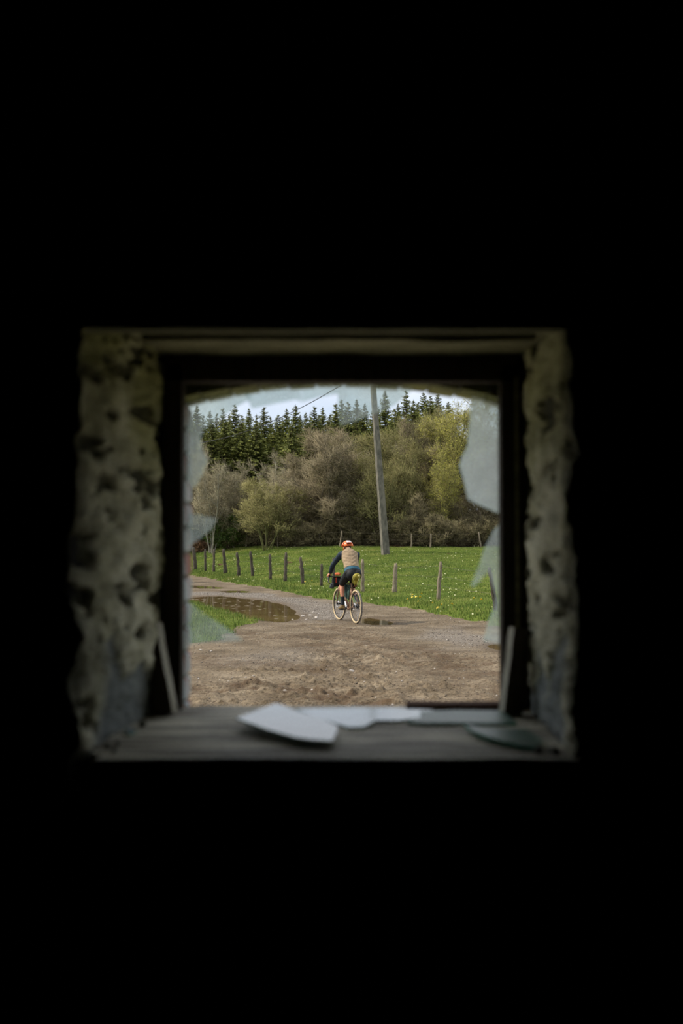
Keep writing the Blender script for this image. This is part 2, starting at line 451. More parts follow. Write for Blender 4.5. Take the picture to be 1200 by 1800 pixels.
pane_dirty = glassm('dusty_window_glass', (.90, .95, .96, 1), 9, .16, .36)
pane_clear = glassm('thin_dust_glass', (.90, .95, .97, 1), 9, .12, .30)
pane_thick = glassm('thick_dust_glass', (.88, .93, .94, 1), 7, .34, .60)
edge_green = glassm('green_glass_edge', (.22, .62, .50, 1), 9, .5, .7)
def pane(poly, mat, Y=2.985, th=.003):
    P = [at(px, py, Y) for px, py in poly]
    me = MB().prism(list(range(len(P))), lambda i: P[i], lambda i: P[i] + Vector((0, th, 0))).mesh('glass_shard', mat)
    me.materials.append(edge_green)
    for p_ in me.polygons:
        if abs(p_.normal.y) < .5: p_.material_index = 1
    o = link('glass_shard', me, WIN); o.matrix_parent_inverse = Matrix.Translation((0, -YF, -1.2)); return o
pane([(306, 655), (380, 655), (420, 668), (441, 701), (420, 712), (397, 729), (376, 741), (358, 753), (352, 770), (356, 792), (365, 808), (357, 830), (345, 854), (306, 858)], pane_dirty)
pane([(421, 667), (440, 655), (526, 655), (531, 706), (519, 702), (442, 718)], pane_clear)
pane([(527, 655), (592, 655), (594, 692), (560, 698), (532, 706)], pane_clear)
pane([(593, 655), (745, 655), (722, 688), (694, 712), (655, 728), (618, 742), (598, 748), (594, 720)], pane_dirty)
pane([(830, 655), (900, 655), (900, 906), (873, 901), (845, 889), (822, 878), (815, 846), (807, 818), (813, 800), (821, 785), (826, 733)], pane_thick)
pane([(900, 905), (878, 919), (866, 935), (852, 962), (843, 990), (827, 1029), (832, 1032), (846, 1018), (858, 1004), (872, 1046), (868, 1070), (858, 1092), (850, 1126), (876, 1132), (900, 1132)], pane_dirty)
pane([(306, 900), (350, 905), (381, 912), (371, 930), (352, 946), (334, 958), (306, 968)], pane_dirty)
pane([(306, 1052), (338, 1062), (356, 1078), (380, 1092), (402, 1106), (428, 1126), (396, 1128), (345, 1131), (306, 1134)], pane_clear)

# ---- things lying on the sill
shardm, t, b = nodes('fallen_glass')
n1 = noise(t, 16, 4, .6); r1 = ramp(t, [(.35, S(160, 182, 186)), (.65, S(196, 214, 220))]); t.links.new(n1.outputs['Fac'], r1.inputs[0]); t.links.new(r1.outputs[0], b.inputs['Base Color'])
b.inputs['Roughness'].default_value = .12; b.inputs['IOR'].default_value = 1.55; b.inputs['Specular IOR Level'].default_value = .9; b.inputs['Transmission Weight'].default_value = .25
sgreen, t, b = nodes('green_fallen_glass')
n1 = noise(t, 16, 4, .6); r1 = ramp(t, [(.35, S(78, 106, 92)), (.65, S(110, 138, 122))]); t.links.new(n1.outputs['Fac'], r1.inputs[0]); t.links.new(r1.outputs[0], b.inputs['Base Color'])
b.inputs['Roughness'].default_value = .4; b.inputs['IOR'].default_value = 1.4; b.inputs['Transmission Weight'].default_value = .25
sedge = M('green_edge', S(70, 176, 146), S(44, 128, 106), 12, .2)
def lying(poly, n, base, mat, label, th=.005):
    """shard whose top lies in the plane through base with normal n, outline given where it shows"""
    n = Vector(n).normalized(); P = []
    for px, py in poly:
        v = Vector(ray(px, py)); k = (Vector(base) - Vector((0, 0, CAMZ))).dot(n) / v.dot(n); P.append(Vector((0, 0, CAMZ)) + v * k)
    c_ = sum(P, Vector()) / len(P)
    me = MB().prism(list(range(len(P))), lambda i: P[i] - c_, lambda i: P[i] - c_ - n * th).mesh('glass_shard', mat)
    me.materials.append(sedge)
    for p_ in me.polygons:
        if abs(p_.normal.dot(n)) < .7: p_.material_index = 1
    return tag(link('glass_shard', me, None, c_), label, 'glass shard', 'broken glass on the sill')
SN = Vector((0, 0, 1))
def on_sill(y, up): return (0, y, sill_z(y) + up)
lying([(415, 1262), (450, 1249), (484, 1236), (498, 1240), (515, 1247), (560, 1261), (594, 1276), (590, 1290), (584, 1302), (550, 1300), (520, 1296), (470, 1282)], (.01, -.03, 1), (0, 2.45, 1.206), shardm, 'large pale blue glass shard pointing up on the sill')
lying([(520, 1246), (600, 1244), (690, 1244), (762, 1248), (735, 1262), (700, 1266), (660, 1266), (640, 1277), (612, 1278), (592, 1272), (560, 1262)], (0, -.012, 1), on_sill(2.72, .009), shardm, 'long whitish glass shard at the back of the sill behind the blue one')
lying([(738, 1250), (800, 1248), (882, 1249), (908, 1270), (880, 1271), (800, 1270), (742, 1270), (716, 1268), (745, 1258)], SN + Vector((0, -.05, 0)), on_sill(2.66, .012), sgreen, 'long green glass shard along the back right of the sill', .008)
lying([(817, 1273), (850, 1279), (926, 1281), (952, 1299), (946, 1313), (915, 1310), (860, 1296), (832, 1285)], SN + Vector((.02, -.02, 0)), on_sill(2.42, .022), sgreen, 'green pointed glass shard in the front right corner of the sill', .009)
lying([(219, 1282), (232, 1279), (238, 1285), (228, 1290)], SN, on_sill(2.42, .007), shardm, 'tiny glass chip in the left corner of the sill', .004)
def lean_board(name, foot, top, wd, th, rz, label):
    foot = Vector(foot); top = Vector(top); L = (top - foot).length; zdir = (top - foot).normalized()
    xdir = Vector((math.cos(rz), math.sin(rz), 0)); xdir = (xdir - zdir * xdir.dot(zdir)).normalized(); ydir = zdir.cross(xdir)
    R = Matrix((xdir, ydir, zdir)).transposed()
    r_ = empty(name, foot)
    m1 = MB(); n = 9; vs_ = []; fs_ = []
    for i in range(n):
        zz = L * i / (n - 1); e_ = rnd.uniform(-.0015, .0015)
        for sx, sy in ((-1, -1), (1, -1), (1, 1), (-1, 1)): vs_.append(R @ Vector((sx * wd / 2 + e_, sy * th / 2, zz)))
    for i in range(n - 1):
        for k in range(4): fs_.append((i * 4 + k, i * 4 + (k + 1) % 4, i * 4 + 4 + (k + 1) % 4, i * 4 + 4 + k))
    fs_ += [(3, 2, 1, 0), tuple((n - 1) * 4 + k for k in range(4))]
    me = m1.add(vs_, fs_).mesh('board', boardwood); me.materials.append(litedge)
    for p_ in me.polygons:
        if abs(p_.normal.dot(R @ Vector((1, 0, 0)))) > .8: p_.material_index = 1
    o = link('board', me, r_)
    for zz in (.25, .8):
        p_ = R @ Vector((0, -th / 2 - .001, L * zz)); MB().sphere(p_, .004, 8, 5).build('nail_head', darkwood, r_)
    return tag(r_, label, 'board')
fl = at(290, 1254, 2.72); tl_ = at(262, 1099, 2.755); fl.z = sill_z(fl.y) + .002
lean_board('loose_board', fl, tl_, .060, .036, -.27, 'short loose board with lit edge leaning against the left window jamb')
fr_ = at(897, 1262, 2.71); tr_ = at(915, 1105, 2.745); fr_.z = sill_z(fr_.y) + .002
lean_board('loose_board', fr_, tr_, .054, .036, .25, 'short loose board with lit edge leaning against the right window jamb')
# crumbs of plaster in the corners
for i, (px, py, y_) in enumerate([(188, 1303, 2.29), (206, 1297, 2.32), (200, 1308, 2.25), (962, 1316, 2.26), (945, 1320, 2.24), (250, 1270, 2.56), (975, 1322, 2.23)]):
    r_ = rnd.uniform(.006, .012); p = at(px, py, y_); bm_ = bmesh.new(); bmesh.ops.create_icosphere(bm_, subdivisions=1, radius=r_)
    for v_ in bm_.verts: v_.co *= rnd.uniform(.7, 1.2)
    me = bpy.data.meshes.new('plaster_crumb'); bm_.to_mesh(me); bm_.free(); me.materials.append(mortar)
    tag(link('plaster_crumb', me, None, (p.x, y_, sill_z(y_) + r_ * .6)), 'crumb of fallen plaster in a corner of the sill', 'crumb', 'plaster crumbs on the sill')
# ================================================================== the ground outside
XVY = np.array([-40, 2, 10, 20.5, 23.1, 26, 27.5, 28.9, 30.4, 36, 40, 46.6, 50.6, 60, 120.])
XVX = np.array([22, 8.4, 5.9, 2.93, 2.18, 1.34, .63, -.18, -.95, -2.65, -4.3, -6.2, -7.6, -11, -30.])
def xv(y): return np.interp(y, XVY, XVX)
def yv(x): return np.interp(x, XVX[::-1], XVY[::-1])
def yfar(x): return np.interp(x, [-40, -10, -2, 4, 40], [80, 66, 57, 55, 56])
def zbase(x, y):
    x = np.asarray(x, float); y = np.asarray(y, float)
    a = yv(x); f = yfar(x)
    t = (y - a) / np.maximum(f - a, 4)
    z = 1.40 * np.clip(t, 0, 1) ** 1.3 + np.maximum(y - f, 0) * .055
    d = (x - xv(y))
    return z + .07 * sstep(0, .45, d) - .07 * sstep(1.5, 4, d)
def flat(px, py):
    v = ray(px, py); k = -CAMZ / v[2]; return np.array([v[0] * k, v[1] * k])
def hit(px, py):
    v = ray(px, py); v = v / v[1]
    y = 6.0
    while y < 110:
        if CAMZ + v[2] * y < float(zbase(v[0] * y, y)): break
        y += .05
    return Vector((v[0] * y, y, float(zbase(v[0] * y, y))))
def wpoly(pp): return np.array([flat(*p) for p in pp])
def inpoly(x, y, P):
    """inside mask and distance to the outline"""
    ins = np.zeros(x.shape, bool); dist = np.full(x.shape, 1e9)
    n = len(P)
    for i in range(n):
        x0, y0 = P[i]; x1, y1 = P[(i + 1) % n]
        c = ((y0 > y) != (y1 > y)) & (x < (x1 - x0) * (y - y0) / (y1 - y0 + 1e-12) + x0)
        ins ^= c
        dx, dy = x1 - x0, y1 - y0
        t = np.clip(((x - x0) * dx + (y - y0) * dy) / (dx * dx + dy * dy + 1e-12), 0, 1)
        dist = np.minimum(dist, np.hypot(x - x0 - t * dx, y - y0 - t * dy))
    return ins, dist
def linedist(x, y, P):
    d = np.full(x.shape, 1e9); s = np.zeros(x.shape); acc = 0
    for i in range(len(P) - 1):
        x0, y0 = P[i]; x1, y1 = P[i + 1]; dx, dy = x1 - x0, y1 - y0; L = math.hypot(dx, dy)
        t = np.clip(((x - x0) * dx + (y - y0) * dy) / (L * L), 0, 1)
        q = np.hypot(x - x0 - t * dx, y - y0 - t * dy); m = q < d
        d = np.where(m, q, d); s = np.where(m, acc + t * L, s); acc += L
    return d, s

PUD = [
    ('wide brown puddle across the track with tree reflections', wpoly([(236, 1052), (270, 1049.5), (340, 1049), (362, 1047), (390, 1046.5), (432, 1051), (480, 1056), (508, 1063), (524, 1076), (524, 1087), (500, 1092), (452, 1090), (438, 1085), (416, 1078), (388, 1073), (364, 1064), (345, 1059), (290, 1057), (250, 1055)])),
    ('narrow greenish puddle just beyond the wide brown puddle', wpoly([(384, 1039), (400, 1036.6), (425, 1037), (442, 1039.5), (425, 1041.5), (395, 1041.5)])),
    ('small dark puddle at the far bend of the track by the verge', wpoly([(320, 1027), (350, 1028.5), (372, 1029.5), (396, 1032), (385, 1034.5), (350, 1034), (320, 1032)])),
    ('shallow puddle right beside the rear bicycle wheel', wpoly([(630, 1086), (650, 1084.5), (672, 1088), (696, 1093), (690, 1097), (660, 1098), (632, 1097)])),
    ('brown puddle at the right edge beside the window frame', wpoly([(852, 1133), (866, 1130.5), (905, 1129), (945, 1132), (968, 1136), (940, 1141), (905, 1143), (880, 1141), (862, 1138)])),
]
GRASSPATCH = wpoly([(-60, 1062), (150, 1060), (230, 1062), (335, 1057), (352, 1063), (372, 1070), (398, 1077), (416, 1081), (432, 1085), (446, 1090), (436, 1096), (418, 1101), (408, 1108), (396, 1118), (375, 1126), (340, 1131), (250, 1134), (120, 1128), (-60, 1120)])
RUTS = [wpoly([(560, 1100), (622, 1115), (700, 1138), (790, 1158), (880, 1184), (960, 1215)]),
        wpoly([(540, 1118), (620, 1137), (700, 1160), (800, 1190), (900, 1225)]),
        wpoly([(250, 1222), (340, 1214), (430, 1206), (520, 1209), (600, 1226), (680, 1262)]),
        wpoly([(250, 1160), (340, 1158), (420, 1164), (480, 1170), (560, 1176)]),
        wpoly([(420, 1112), (470, 1122), (540, 1130), (620, 1152), (690, 1190)])]
GRAV = [wpoly([(300, 1040), (430, 1040), (520, 1052), (590, 1062), (590, 1084), (540, 1092), (520, 1070), (470, 1054), (400, 1046), (300, 1047)]),
        wpoly([(740, 1108), (800, 1104), (850, 1108), (872, 1128), (820, 1136), (770, 1124)]),
        wpoly([(400, 1150), (520, 1146), (560, 1156), (500, 1168), (410, 1164)])]

def axis(core, outer):
    return np.concatenate(core + outer)
ys = [8.4]
while ys[-1] < 62: ys.append(ys[-1] + max(.030, .0030 * ys[-1]))
ys = np.array(ys); far = [ys[-1]]
while far[-1] < 150: far.append(far[-1] + (far[-1] - 60) * .12 + .3)
ys = np.concatenate([np.linspace(2.9, 8.2, 14), ys, far[1:]])
xs = [0.]
while xs[-1] < 90:
    s_ = .028 if xs[-1] < 2.2 else .042 if xs[-1] < 4.6 else (.12 if xs[-1] < 9 else (xs[-1] - 9) * .14 + .2)
    xs.append(xs[-1] + s_)
xs = np.array(xs); xs = np.concatenate([-xs[:0:-1], xs])
GX, GY = np.meshgrid(xs, ys)
GZ = zbase(GX, GY)
edge_n = fbm(GX * 1.4, GY * 1.4, 91, 3) * .55
ingrass_r = (GX - xv(GY) + edge_n * .5) > 0
pin, pdist = inpoly(GX, GY, GRASSPATCH)
psd = np.where(pin, pdist, -pdist) + edge_n * .55
XL = np.interp(GY, [2, 8, 12, 20, 30, 40, 50, 70, 120], [-9, -7.5, -6.2, -6.6, -8.2, -10.6, -13, -20, -38.])
psd = np.maximum(psd, XL - GX + edge_n)
grass_mask = ingrass_r | (psd > 0)
forest_mask = GY > yfar(GX) + .6 + edge_n
GZ += .05 * sstep(-.1, .5, psd)
track = ~grass_mask
near = np.exp(-np.maximum(GY - 22, 0) / 18)
rough_zone = sstep(-.15, .35, fbm(GX * .35, GY * .35, 5, 3)) * sstep(20, 12, GY)
mud = fbm(GX * .9, GY * 1.1, 21, 4) * .034 + fbm(GX * 4, GY * 5, 31, 3) * .014 * (.5 + 1.5 * rough_zone) + fbm(GX * 11, GY * 13, 33, 2) * .012 * (.4 + 1.2 * rough_zone)
clod = np.maximum(fbm(GX * 9, GY * 9, 41, 4) - .12, 0) * .075 * (.25 + 1.6 * rough_zone)
wet = np.zeros_like(GX); flatten = np.ones_like(GX)
rut = np.zeros_like(GX)
for i, P in enumerate(RUTS):
    d, s = linedist(GX, GY, P)
    wdt = (.30, .22, .42, .22, .25)[i]
    prof = np.exp(-(d / wdt) ** 2 * 2)
    lip = np.exp(-((d - wdt * 1.15) / (wdt * .35)) ** 2)
    tread = .5 + .5 * np.sin(s * 2 * PI / (.13 if i != 2 else .19) + d * 14)
    amp = (.9, .7, 1.35, .9, .8)[i] * (.75 + .7 * fbm(s * .8, s * 0 + i, 77 + i, 2))
    rut += amp * (-.036 * prof + .020 * lip * (.5 + .7 * tread) + .018 * prof * tread * (tread > .4) + .03 * (prof + lip) * fbm(GX * 10, GY * 9, 57, 3))
gravel = np.zeros_like(GX); damp = np.zeros_like(GX)
for i, P in enumerate(RUTS):
    d, s = linedist(GX, GY, P)
    damp = np.maximum(damp, (.8, .6, 1, .6, .6)[i] * sstep(.62, .15, d + fbm(GX * 2.2, GY * 2.6, 83, 4) * .5) * sstep(-.28, .2, fbm(GX * 5, GY * 7, 87, 4)))
for gi, P in enumerate(GRAV):
    i_, d_ = inpoly(GX, GY, P)
    gravel = np.maximum(gravel, sstep(-.7, .5, np.where(i_, d_, -d_) + fbm(GX * 1.2, GY * .8, 64, 3) * 1.1) * (.8, .7, .35)[gi])
dz = (mud * .6 + clod * .8 + rut * 1.05)
for lab, P in PUD:
    i_, d_ = inpoly(GX, GY, P)
    sd = np.where(i_, d_, -d_) + fbm(GX * 1.5, GY * 1.1, 51, 3) * .22
    k = sstep(-.9, .0, sd)
    dz = dz * (1 - .9 * k) + np.where(sd > 0, -.016 - np.minimum(sd * .16, .10), 0) + (-.010) * k * (sd <= 0)
    wet = np.maximum(wet, sstep(-.55, .05, sd))
turf = fbm(GX * 1.3, GY * 1.3, 15, 4) * .05 + fbm(GX * .3, GY * .3, 16, 2) * .12 * sstep(1, 4, GX - xv(GY))
GZ = GZ + np.where(track, dz, turf)
# keep the ground steady under the two wheels
for wx, wy in ((.30, 20.5), (-.05, 21.5)):
    k = np.exp(-((GX - wx) ** 2 + (GY - wy) ** 2) / .12); GZ = GZ * (1 - k)
ny, nx = GX.shape
idx = np.arange(ny * nx).reshape(ny, nx)
quads = np.stack([idx[:-1, :-1], idx[:-1, 1:], idx[1:, 1:], idx[1:, :-1]], -1).reshape(-1, 4)
VV = np.stack([GX, GY, GZ], -1).reshape(-1, 3)
def fmask(m): return (m[:-1, :-1]).reshape(-1)
def sub(name, mask, mat, attrs):
    q = quads[mask]; used = np.unique(q); remap = np.zeros(len(VV), int); remap[used] = np.arange(len(used))
    me = mesh_np(name, VV[used], remap[q], mat, True)
    for k, v in attrs.items(): attr(me, k, v.reshape(-1)[used])
    return tag(link(name, me), kind='structure')
def gz(x, y):
    """height of the built ground"""
    i = np.clip(np.searchsorted(ys, y) - 1, 0, ny - 2); j = np.clip(np.searchsorted(xs, x) - 1, 0, nx - 2)
    fy = np.clip((y - ys[i]) / (ys[i + 1] - ys[i]), 0, 1); fx = np.clip((x - xs[j]) / (xs[j + 1] - xs[j]), 0, 1)
    return (GZ[i, j] * (1 - fx) + GZ[i, j + 1] * fx) * (1 - fy) + (GZ[i + 1, j] * (1 - fx) + GZ[i + 1, j + 1] * fx) * fy
def gmask(m, x, y):
    i = np.clip(np.searchsorted(ys, y) - 1, 0, ny - 2); j = np.clip(np.searchsorted(xs, x) - 1, 0, nx - 2)
    return m[i, j]

# mud of the track
mudm, t, b = nodes('track_mud')
n1 = noise(t, 1.1, 6, .6); n2 = noise(t, 22, 4, .7); n3 = noise(t, 70, 2, .6)
r1 = ramp(t, [(.3, S(88, 75, 57)), (.5, S(114, 100, 81)), (.7, S(138, 124, 104))])
t.links.new(n1.outputs['Fac'], r1.inputs[0])
r2 = ramp(t, [(.34, (.34, .32, .29, 1)), (.46, (.86, .85, .83, 1)), (.56, (1.05, 1.05, 1.04, 1)), (.70, (1.4, 1.4, 1.38, 1))]); t.links.new(n2.outputs['Fac'], r2.inputs[0])
c = mixc(t, 1.0, r1.outputs[0], r2.outputs[0], 'MULTIPLY')
ns = noise(t, 2.2, 5, .65, stretch=(.55, 5, 1)); rs = ramp(t, [(.36, (.66, .64, .60, 1)), (.5, (1, 1, 1, 1)), (.66, (1.16, 1.15, 1.13, 1))]); t.links.new(ns.outputs['Fac'], rs.inputs[0]); c = mixc(t, .9, c, rs.outputs[0], 'MULTIPLY')
ga = t.nodes.new('ShaderNodeAttribute'); ga.attribute_name = 'gravel'
r3 = ramp(t, [(.36, S(84, 78, 72)), (.52, S(118, 110, 100)), (.66, S(158, 150, 142))]); t.links.new(n3.outputs['Fac'], r3.inputs[0])
c = mixc(t, ga.outputs['Fac'], c, r3.outputs[0])
da = t.nodes.new('ShaderNodeAttribute'); da.attribute_name = 'damp'
dm = t.nodes.new('ShaderNodeMath'); dm.operation = 'MULTIPLY'; dm.inputs[1].default_value = .78; t.links.new(da.outputs['Fac'], dm.inputs[0])
c = mixc(t, dm.outputs[0], c, S(80, 62, 44))
wa = t.nodes.new('ShaderNodeAttribute'); wa.attribute_name = 'wet'
wm = t.nodes.new('ShaderNodeMath'); wm.operation = 'MULTIPLY'; wm.inputs[1].default_value = .45; t.links.new(wa.outputs['Fac'], wm.inputs[0])
c = mixc(t, wm.outputs[0], c, S(78, 64, 48))
t.links.new(c, b.inputs['Base Color']); b.inputs['Roughness'].default_value = .9; b.inputs['Specular IOR Level'].default_value = .2
bump(t, b, n2.outputs['Fac'], .9, .04)
# turf
turfm, t, b = nodes('turf')
n1 = noise(t, .45, 5, .6); n2 = noise(t, 14, 4, .7)
r1 = ramp(t, [(.35, S(70, 88, 30)), (.55, S(94, 108, 42)), (.7, S(122, 122, 64))]); t.links.new(n1.outputs['Fac'], r1.inputs[0])
r2 = ramp(t, [(.3, (.55, .55, .5, 1)), (.7, (1.25, 1.25, 1.2, 1))]); t.links.new(n2.outputs['Fac'], r2.inputs[0])
c = mixc(t, .8, r1.outputs[0], r2.outputs[0], 'MULTIPLY')
t.links.new(c, b.inputs['Base Color']); b.inputs['Roughness'].default_value = .95; b.inputs['Specular IOR Level'].default_value = .1
bump(t, b, n2.outputs['Fac'], .6, .05)
litter = M('leaf_litter', S(52, 42, 28), S(92, 74, 50), 3, .95, .5, .05)

sub('dirt_track', fmask(track & ~forest_mask), mudm, dict(gravel=gravel, wet=wet, damp=damp))
sub('pasture', fmask(ingrass_r & ~forest_mask), turfm, {})
sub('grass_verge', fmask((psd > 0) & ~ingrass_r & ~forest_mask), turfm, {})
sub('forest_floor', fmask(forest_mask), litter, {})

# water
watm, t, b = nodes('puddle_water')
n1 = noise(t, .6, 3, .5); r1 = ramp(t, [(.35, S(84, 68, 42)), (.65, S(104, 86, 56))]); t.links.new(n1.outputs['Fac'], r1.inputs[0])
t.links.new(r1.outputs[0], b.inputs['Base Color']); b.inputs['Roughness'].default_value = .03; b.inputs['IOR'].default_value = 1.33
n2 = noise(t, 9, 2, .5); bump(t, b, n2.outputs['Fac'], .05, .01)
for lab, P in PUD:
    cx, cy = P.mean(0)
    Q = cen = np.array([cx, cy]); Q = (P - cen)
    Q = Q * (1 + .22 / np.maximum(np.hypot(Q[:, 0], Q[:, 1]), .3))[:, None] + cen
    me = bpy.data.meshes.new('puddle'); k = len(Q)
    me.from_pydata([(x, y, 0) for x, y in Q] + [(x, y, -.03) for x, y in Q], [], [tuple(range(k))] + [(i, (i + 1) % k, (i + 1) % k + k, i + k) for i in range(k)])
    bm_ = bmesh.new(); bm_.from_mesh(me); bmesh.ops.recalc_face_normals(bm_, faces=bm_.faces); bm_.to_mesh(me); bm_.free()
    me.materials.append(watm)
    tag(link('puddle', me, None, (0, 0, -.022)), lab, 'puddle', 'puddles on the track')
# scum and seeds afloat on the wide puddle
P = PUD[0][1]
n = 170; x = rng.uniform(-5, -.9, n); y = rng.uniform(21, 31, n); i_, d_ = inpoly(x, y, P); k = i_ & (d_ > .3); x = x[k]; y = y[k]; n = len(x)
a = rng.uniform(0, 2 * PI, n); sz = rng.uniform(.012, .05, n)
v = []; f = []
for i in range(n):
    for q in range(5):
        an = a[i] + q * 2 * PI / 5; v.append((x[i] + math.cos(an) * sz[i] * 1.7, y[i] + math.sin(an) * sz[i] * 1.2, -.019))
    v.append((x[i], y[i], -.015))
    for q in range(5): f.append((i * 6 + q, i * 6 + (q + 1) % 5, i * 6 + 5))
foam = M('pale_scum', S(150, 138, 116), S(120, 106, 84), 30, .8)
tag(link('floating_scum', mesh_np('floating_scum', v, f, foam)), 'pale bits of scum afloat on the wide brown puddle', 'scum', kind='stuff')

# ---- grass blades
def blades(name, x, y, hgt, wid, mat, label, lean=.35, cat='grass'):
    n = len(x); z = gz(x, y)
    a = rng.uniform(0, 2 * PI, n); la = rng.uniform(0, 2 * PI, n); ln = hgt * rng.uniform(0, lean, n)
    dx = np.cos(a) * wid / 2; dy = np.sin(a) * wid / 2
    p0 = np.stack([x - dx, y - dy, z - .01], 1); p1 = np.stack([x + dx, y + dy, z - .01], 1)
    p2 = np.stack([x + np.cos(la) * ln, y + np.sin(la) * ln, z + hgt], 1)
    v = np.stack([p0, p1, p2], 1).reshape(-1, 3); f = np.arange(3 * n).reshape(-1, 3)
    me = mesh_np(name, v, f, mat); attr(me, 'tone', np.repeat(rng.uniform(0, 1, n), 3))
    return tag(link(name, me), label, cat, kind='stuff')
bladem, t, b = nodes('grass_blade')
ta = t.nodes.new('ShaderNodeAttribute'); ta.attribute_name = 'tone'
r1 = ramp(t, [(0, S(62, 82, 26)), (.5, S(96, 116, 44)), (.88, S(130, 138, 64)), (1, S(168, 160, 102))]); t.links.new(ta.outputs['Fac'], r1.inputs[0])
n1 = noise(t, .45, 4, .6, 'Object'); r2 = ramp(t, [(.35, (.75, .85, .7, 1)), (.65, (1.2, 1.12, 1.15, 1))]); t.links.new(n1.outputs['Fac'], r2.inputs[0])
c = mixc(t, 1.0, r1.outputs[0], r2.outputs[0], 'MULTIPLY'); t.links.new(c, b.inputs['Base Color'])
b.inputs['Roughness'].default_value = .7; b.inputs['Specular IOR Level'].default_value = .25
b.inputs['Subsurface Weight'].default_value = 0
def field(n, x0, x1, y0, y1, fn):
    x = rng.uniform(x0, x1, n); y = rng.uniform(y0, y1, n); k = fn(x, y); return x[k], y[k]
x, y = field(800000, -11, 14, 13, 68, lambda x, y: gmask(ingrass_r, x, y) & ~gmask(forest_mask, x, y) & (x > -y * .20 - 1.2) & (x < y * .27 + 1.5))
h_ = rng.uniform(.02, .055, len(x)) * (1 + .9 * sstep(1.4, .2, x - xv(y))) * (1 + 1.1 * np.maximum(fbm(x * .8, y * .8, 8, 3), 0))
blades('pasture_grass', x, y, h_, rng.uniform(.008, .02, len(x)), bladem, 'short grazed green grass of the pasture behind the fence')
x, y = field(230000, -14, -1.2, 13, 46, lambda x, y: gmask(psd > -.05, x, y) & ~gmask(ingrass_r, x, y) & (np.abs(x) < y * .30 + 1.5))
h_ = rng.uniform(.03, .11, len(x)); blades('verge_grass', x, y, h_, rng.uniform(.006, .014, len(x)), bladem, 'green grass tongue beside the wide brown puddle')
# daisies
n = 620; x, y = field(n, -9, 8, 20, 60, lambda x, y: gmask(ingrass_r, x, y) & ~gmask(forest_mask, x, y)); z = gz(x, y) + .07; n = len(x)
v = []; f = []
for i in range(n):
    s_ = rnd.uniform(.010, .022)
    for q in range(6):
        an = q * PI / 3; v.append((x[i] + math.cos(an) * s_, y[i] + math.sin(an) * s_ * .8 - .4 * s_, z[i] + math.sin(an) * s_ * .7))
    v.append((x[i], y[i] - .2 * s_, z[i] + .004)); f += [(i * 7 + q, i * 7 + (q + 1) % 6, i * 7 + 6) for q in range(6)]
daisy = M('daisy_petals', S(206, 204, 168), S(180, 178, 116), 3, .8)
tag(link('daisies', mesh_np('daisies', v, f, daisy)), 'scattered pale daisy heads dotted over the pasture', 'flowers', kind='stuff')
# gravel and crumbs of mud
OCT = np.array([(1, 0, 0), (-1, 0, 0), (0, 1, 0), (0, -1, 0), (0, 0, 1), (0, 0, -1)], float)
OCF = np.array([(0, 2, 4), (2, 1, 4), (1, 3, 4), (3, 0, 4), (2, 0, 5), (1, 2, 5), (3, 1, 5), (0, 3, 5)])
def scatter(name, x, y, size, mat, label, cat, flatn=.55, sink=.3):
    n = len(x); z = gz(x, y); sc = size[:, None] * rng.uniform(.6, 1.3, (n, 3)); sc[:, 2] *= flatn
    V = OCT[None] * sc[:, None, :]; a = rng.uniform(0, PI, n); ca, sa = np.cos(a)[:, None], np.sin(a)[:, None]
    vx = V[..., 0] * ca - V[..., 1] * sa; vy = V[..., 0] * sa + V[..., 1] * ca
    V = np.stack([vx + x[:, None], vy + y[:, None], V[..., 2] + (z + sc[:, 2] * (1 - 2 * sink))[:, None]], -1)
    F = OCF[None] + (np.arange(n) * 6)[:, None, None]
    me = mesh_np(name, V.reshape(-1, 3), F.reshape(-1, 3), mat); attr(me, 'tone', np.repeat(rng.uniform(0, 1, n), 6))
    return tag(link(name, me), label, cat, kind='stuff')
def tonem(name, stops, rough=.9):
    m, t, b = nodes(name); ta = t.nodes.new('ShaderNodeAttribute'); ta.attribute_name = 'tone'
    r = ramp(t, stops); t.links.new(ta.outputs['Fac'], r.inputs[0]); t.links.new(r.outputs[0], b.inputs['Base Color'])
    b.inputs['Roughness'].default_value = rough; b.inputs['Specular IOR Level'].default_value = .25; return m
gravm = tonem('gravel_stone', [(0, S(98, 90, 82)), (.5, S(124, 114, 104)), (.85, S(150, 140, 128)), (1, S(196, 188, 178))])
crumbm = tonem('mud_crumb', [(0, S(82, 68, 54)), (.6, S(112, 96, 78)), (1, S(136, 120, 102))])
ok = lambda x, y: gmask(track, x, y) & (gmask(wet, x, y) < .9) & (np.abs(x) < y * .19 + .8)
x, y = field(60000, -7, 4, 12, 42, lambda x, y: ok(x, y) & (gmask(gravel, x, y) > rng.uniform(.25, 1, len(x))))
scatter('gravel', x, y, rng.uniform(.006, .020, len(x)), gravm, 'grey and white gravel strewn over the track around the puddle', 'gravel')
x, y = field(16000, -5, 5, 9, 26, ok)
k = rng.uniform(0, 1, len(x)) < .25 + .75 * gmask(rough_zone, x, y); x = x[k]; y = y[k]
scatter('mud_crumbs', x, y, rng.uniform(.004, .015, len(x)) , crumbm, 'loose dark crumbs of mud thrown up along the tyre ruts', 'mud', .5)
x, y = field(2600, -5, 5, 9, 30, ok)
scatter('pebbles', x, y, rng.uniform(.006, .017, len(x)), gravm, 'tiny pale pebbles pressed into the brown mud', 'pebbles')

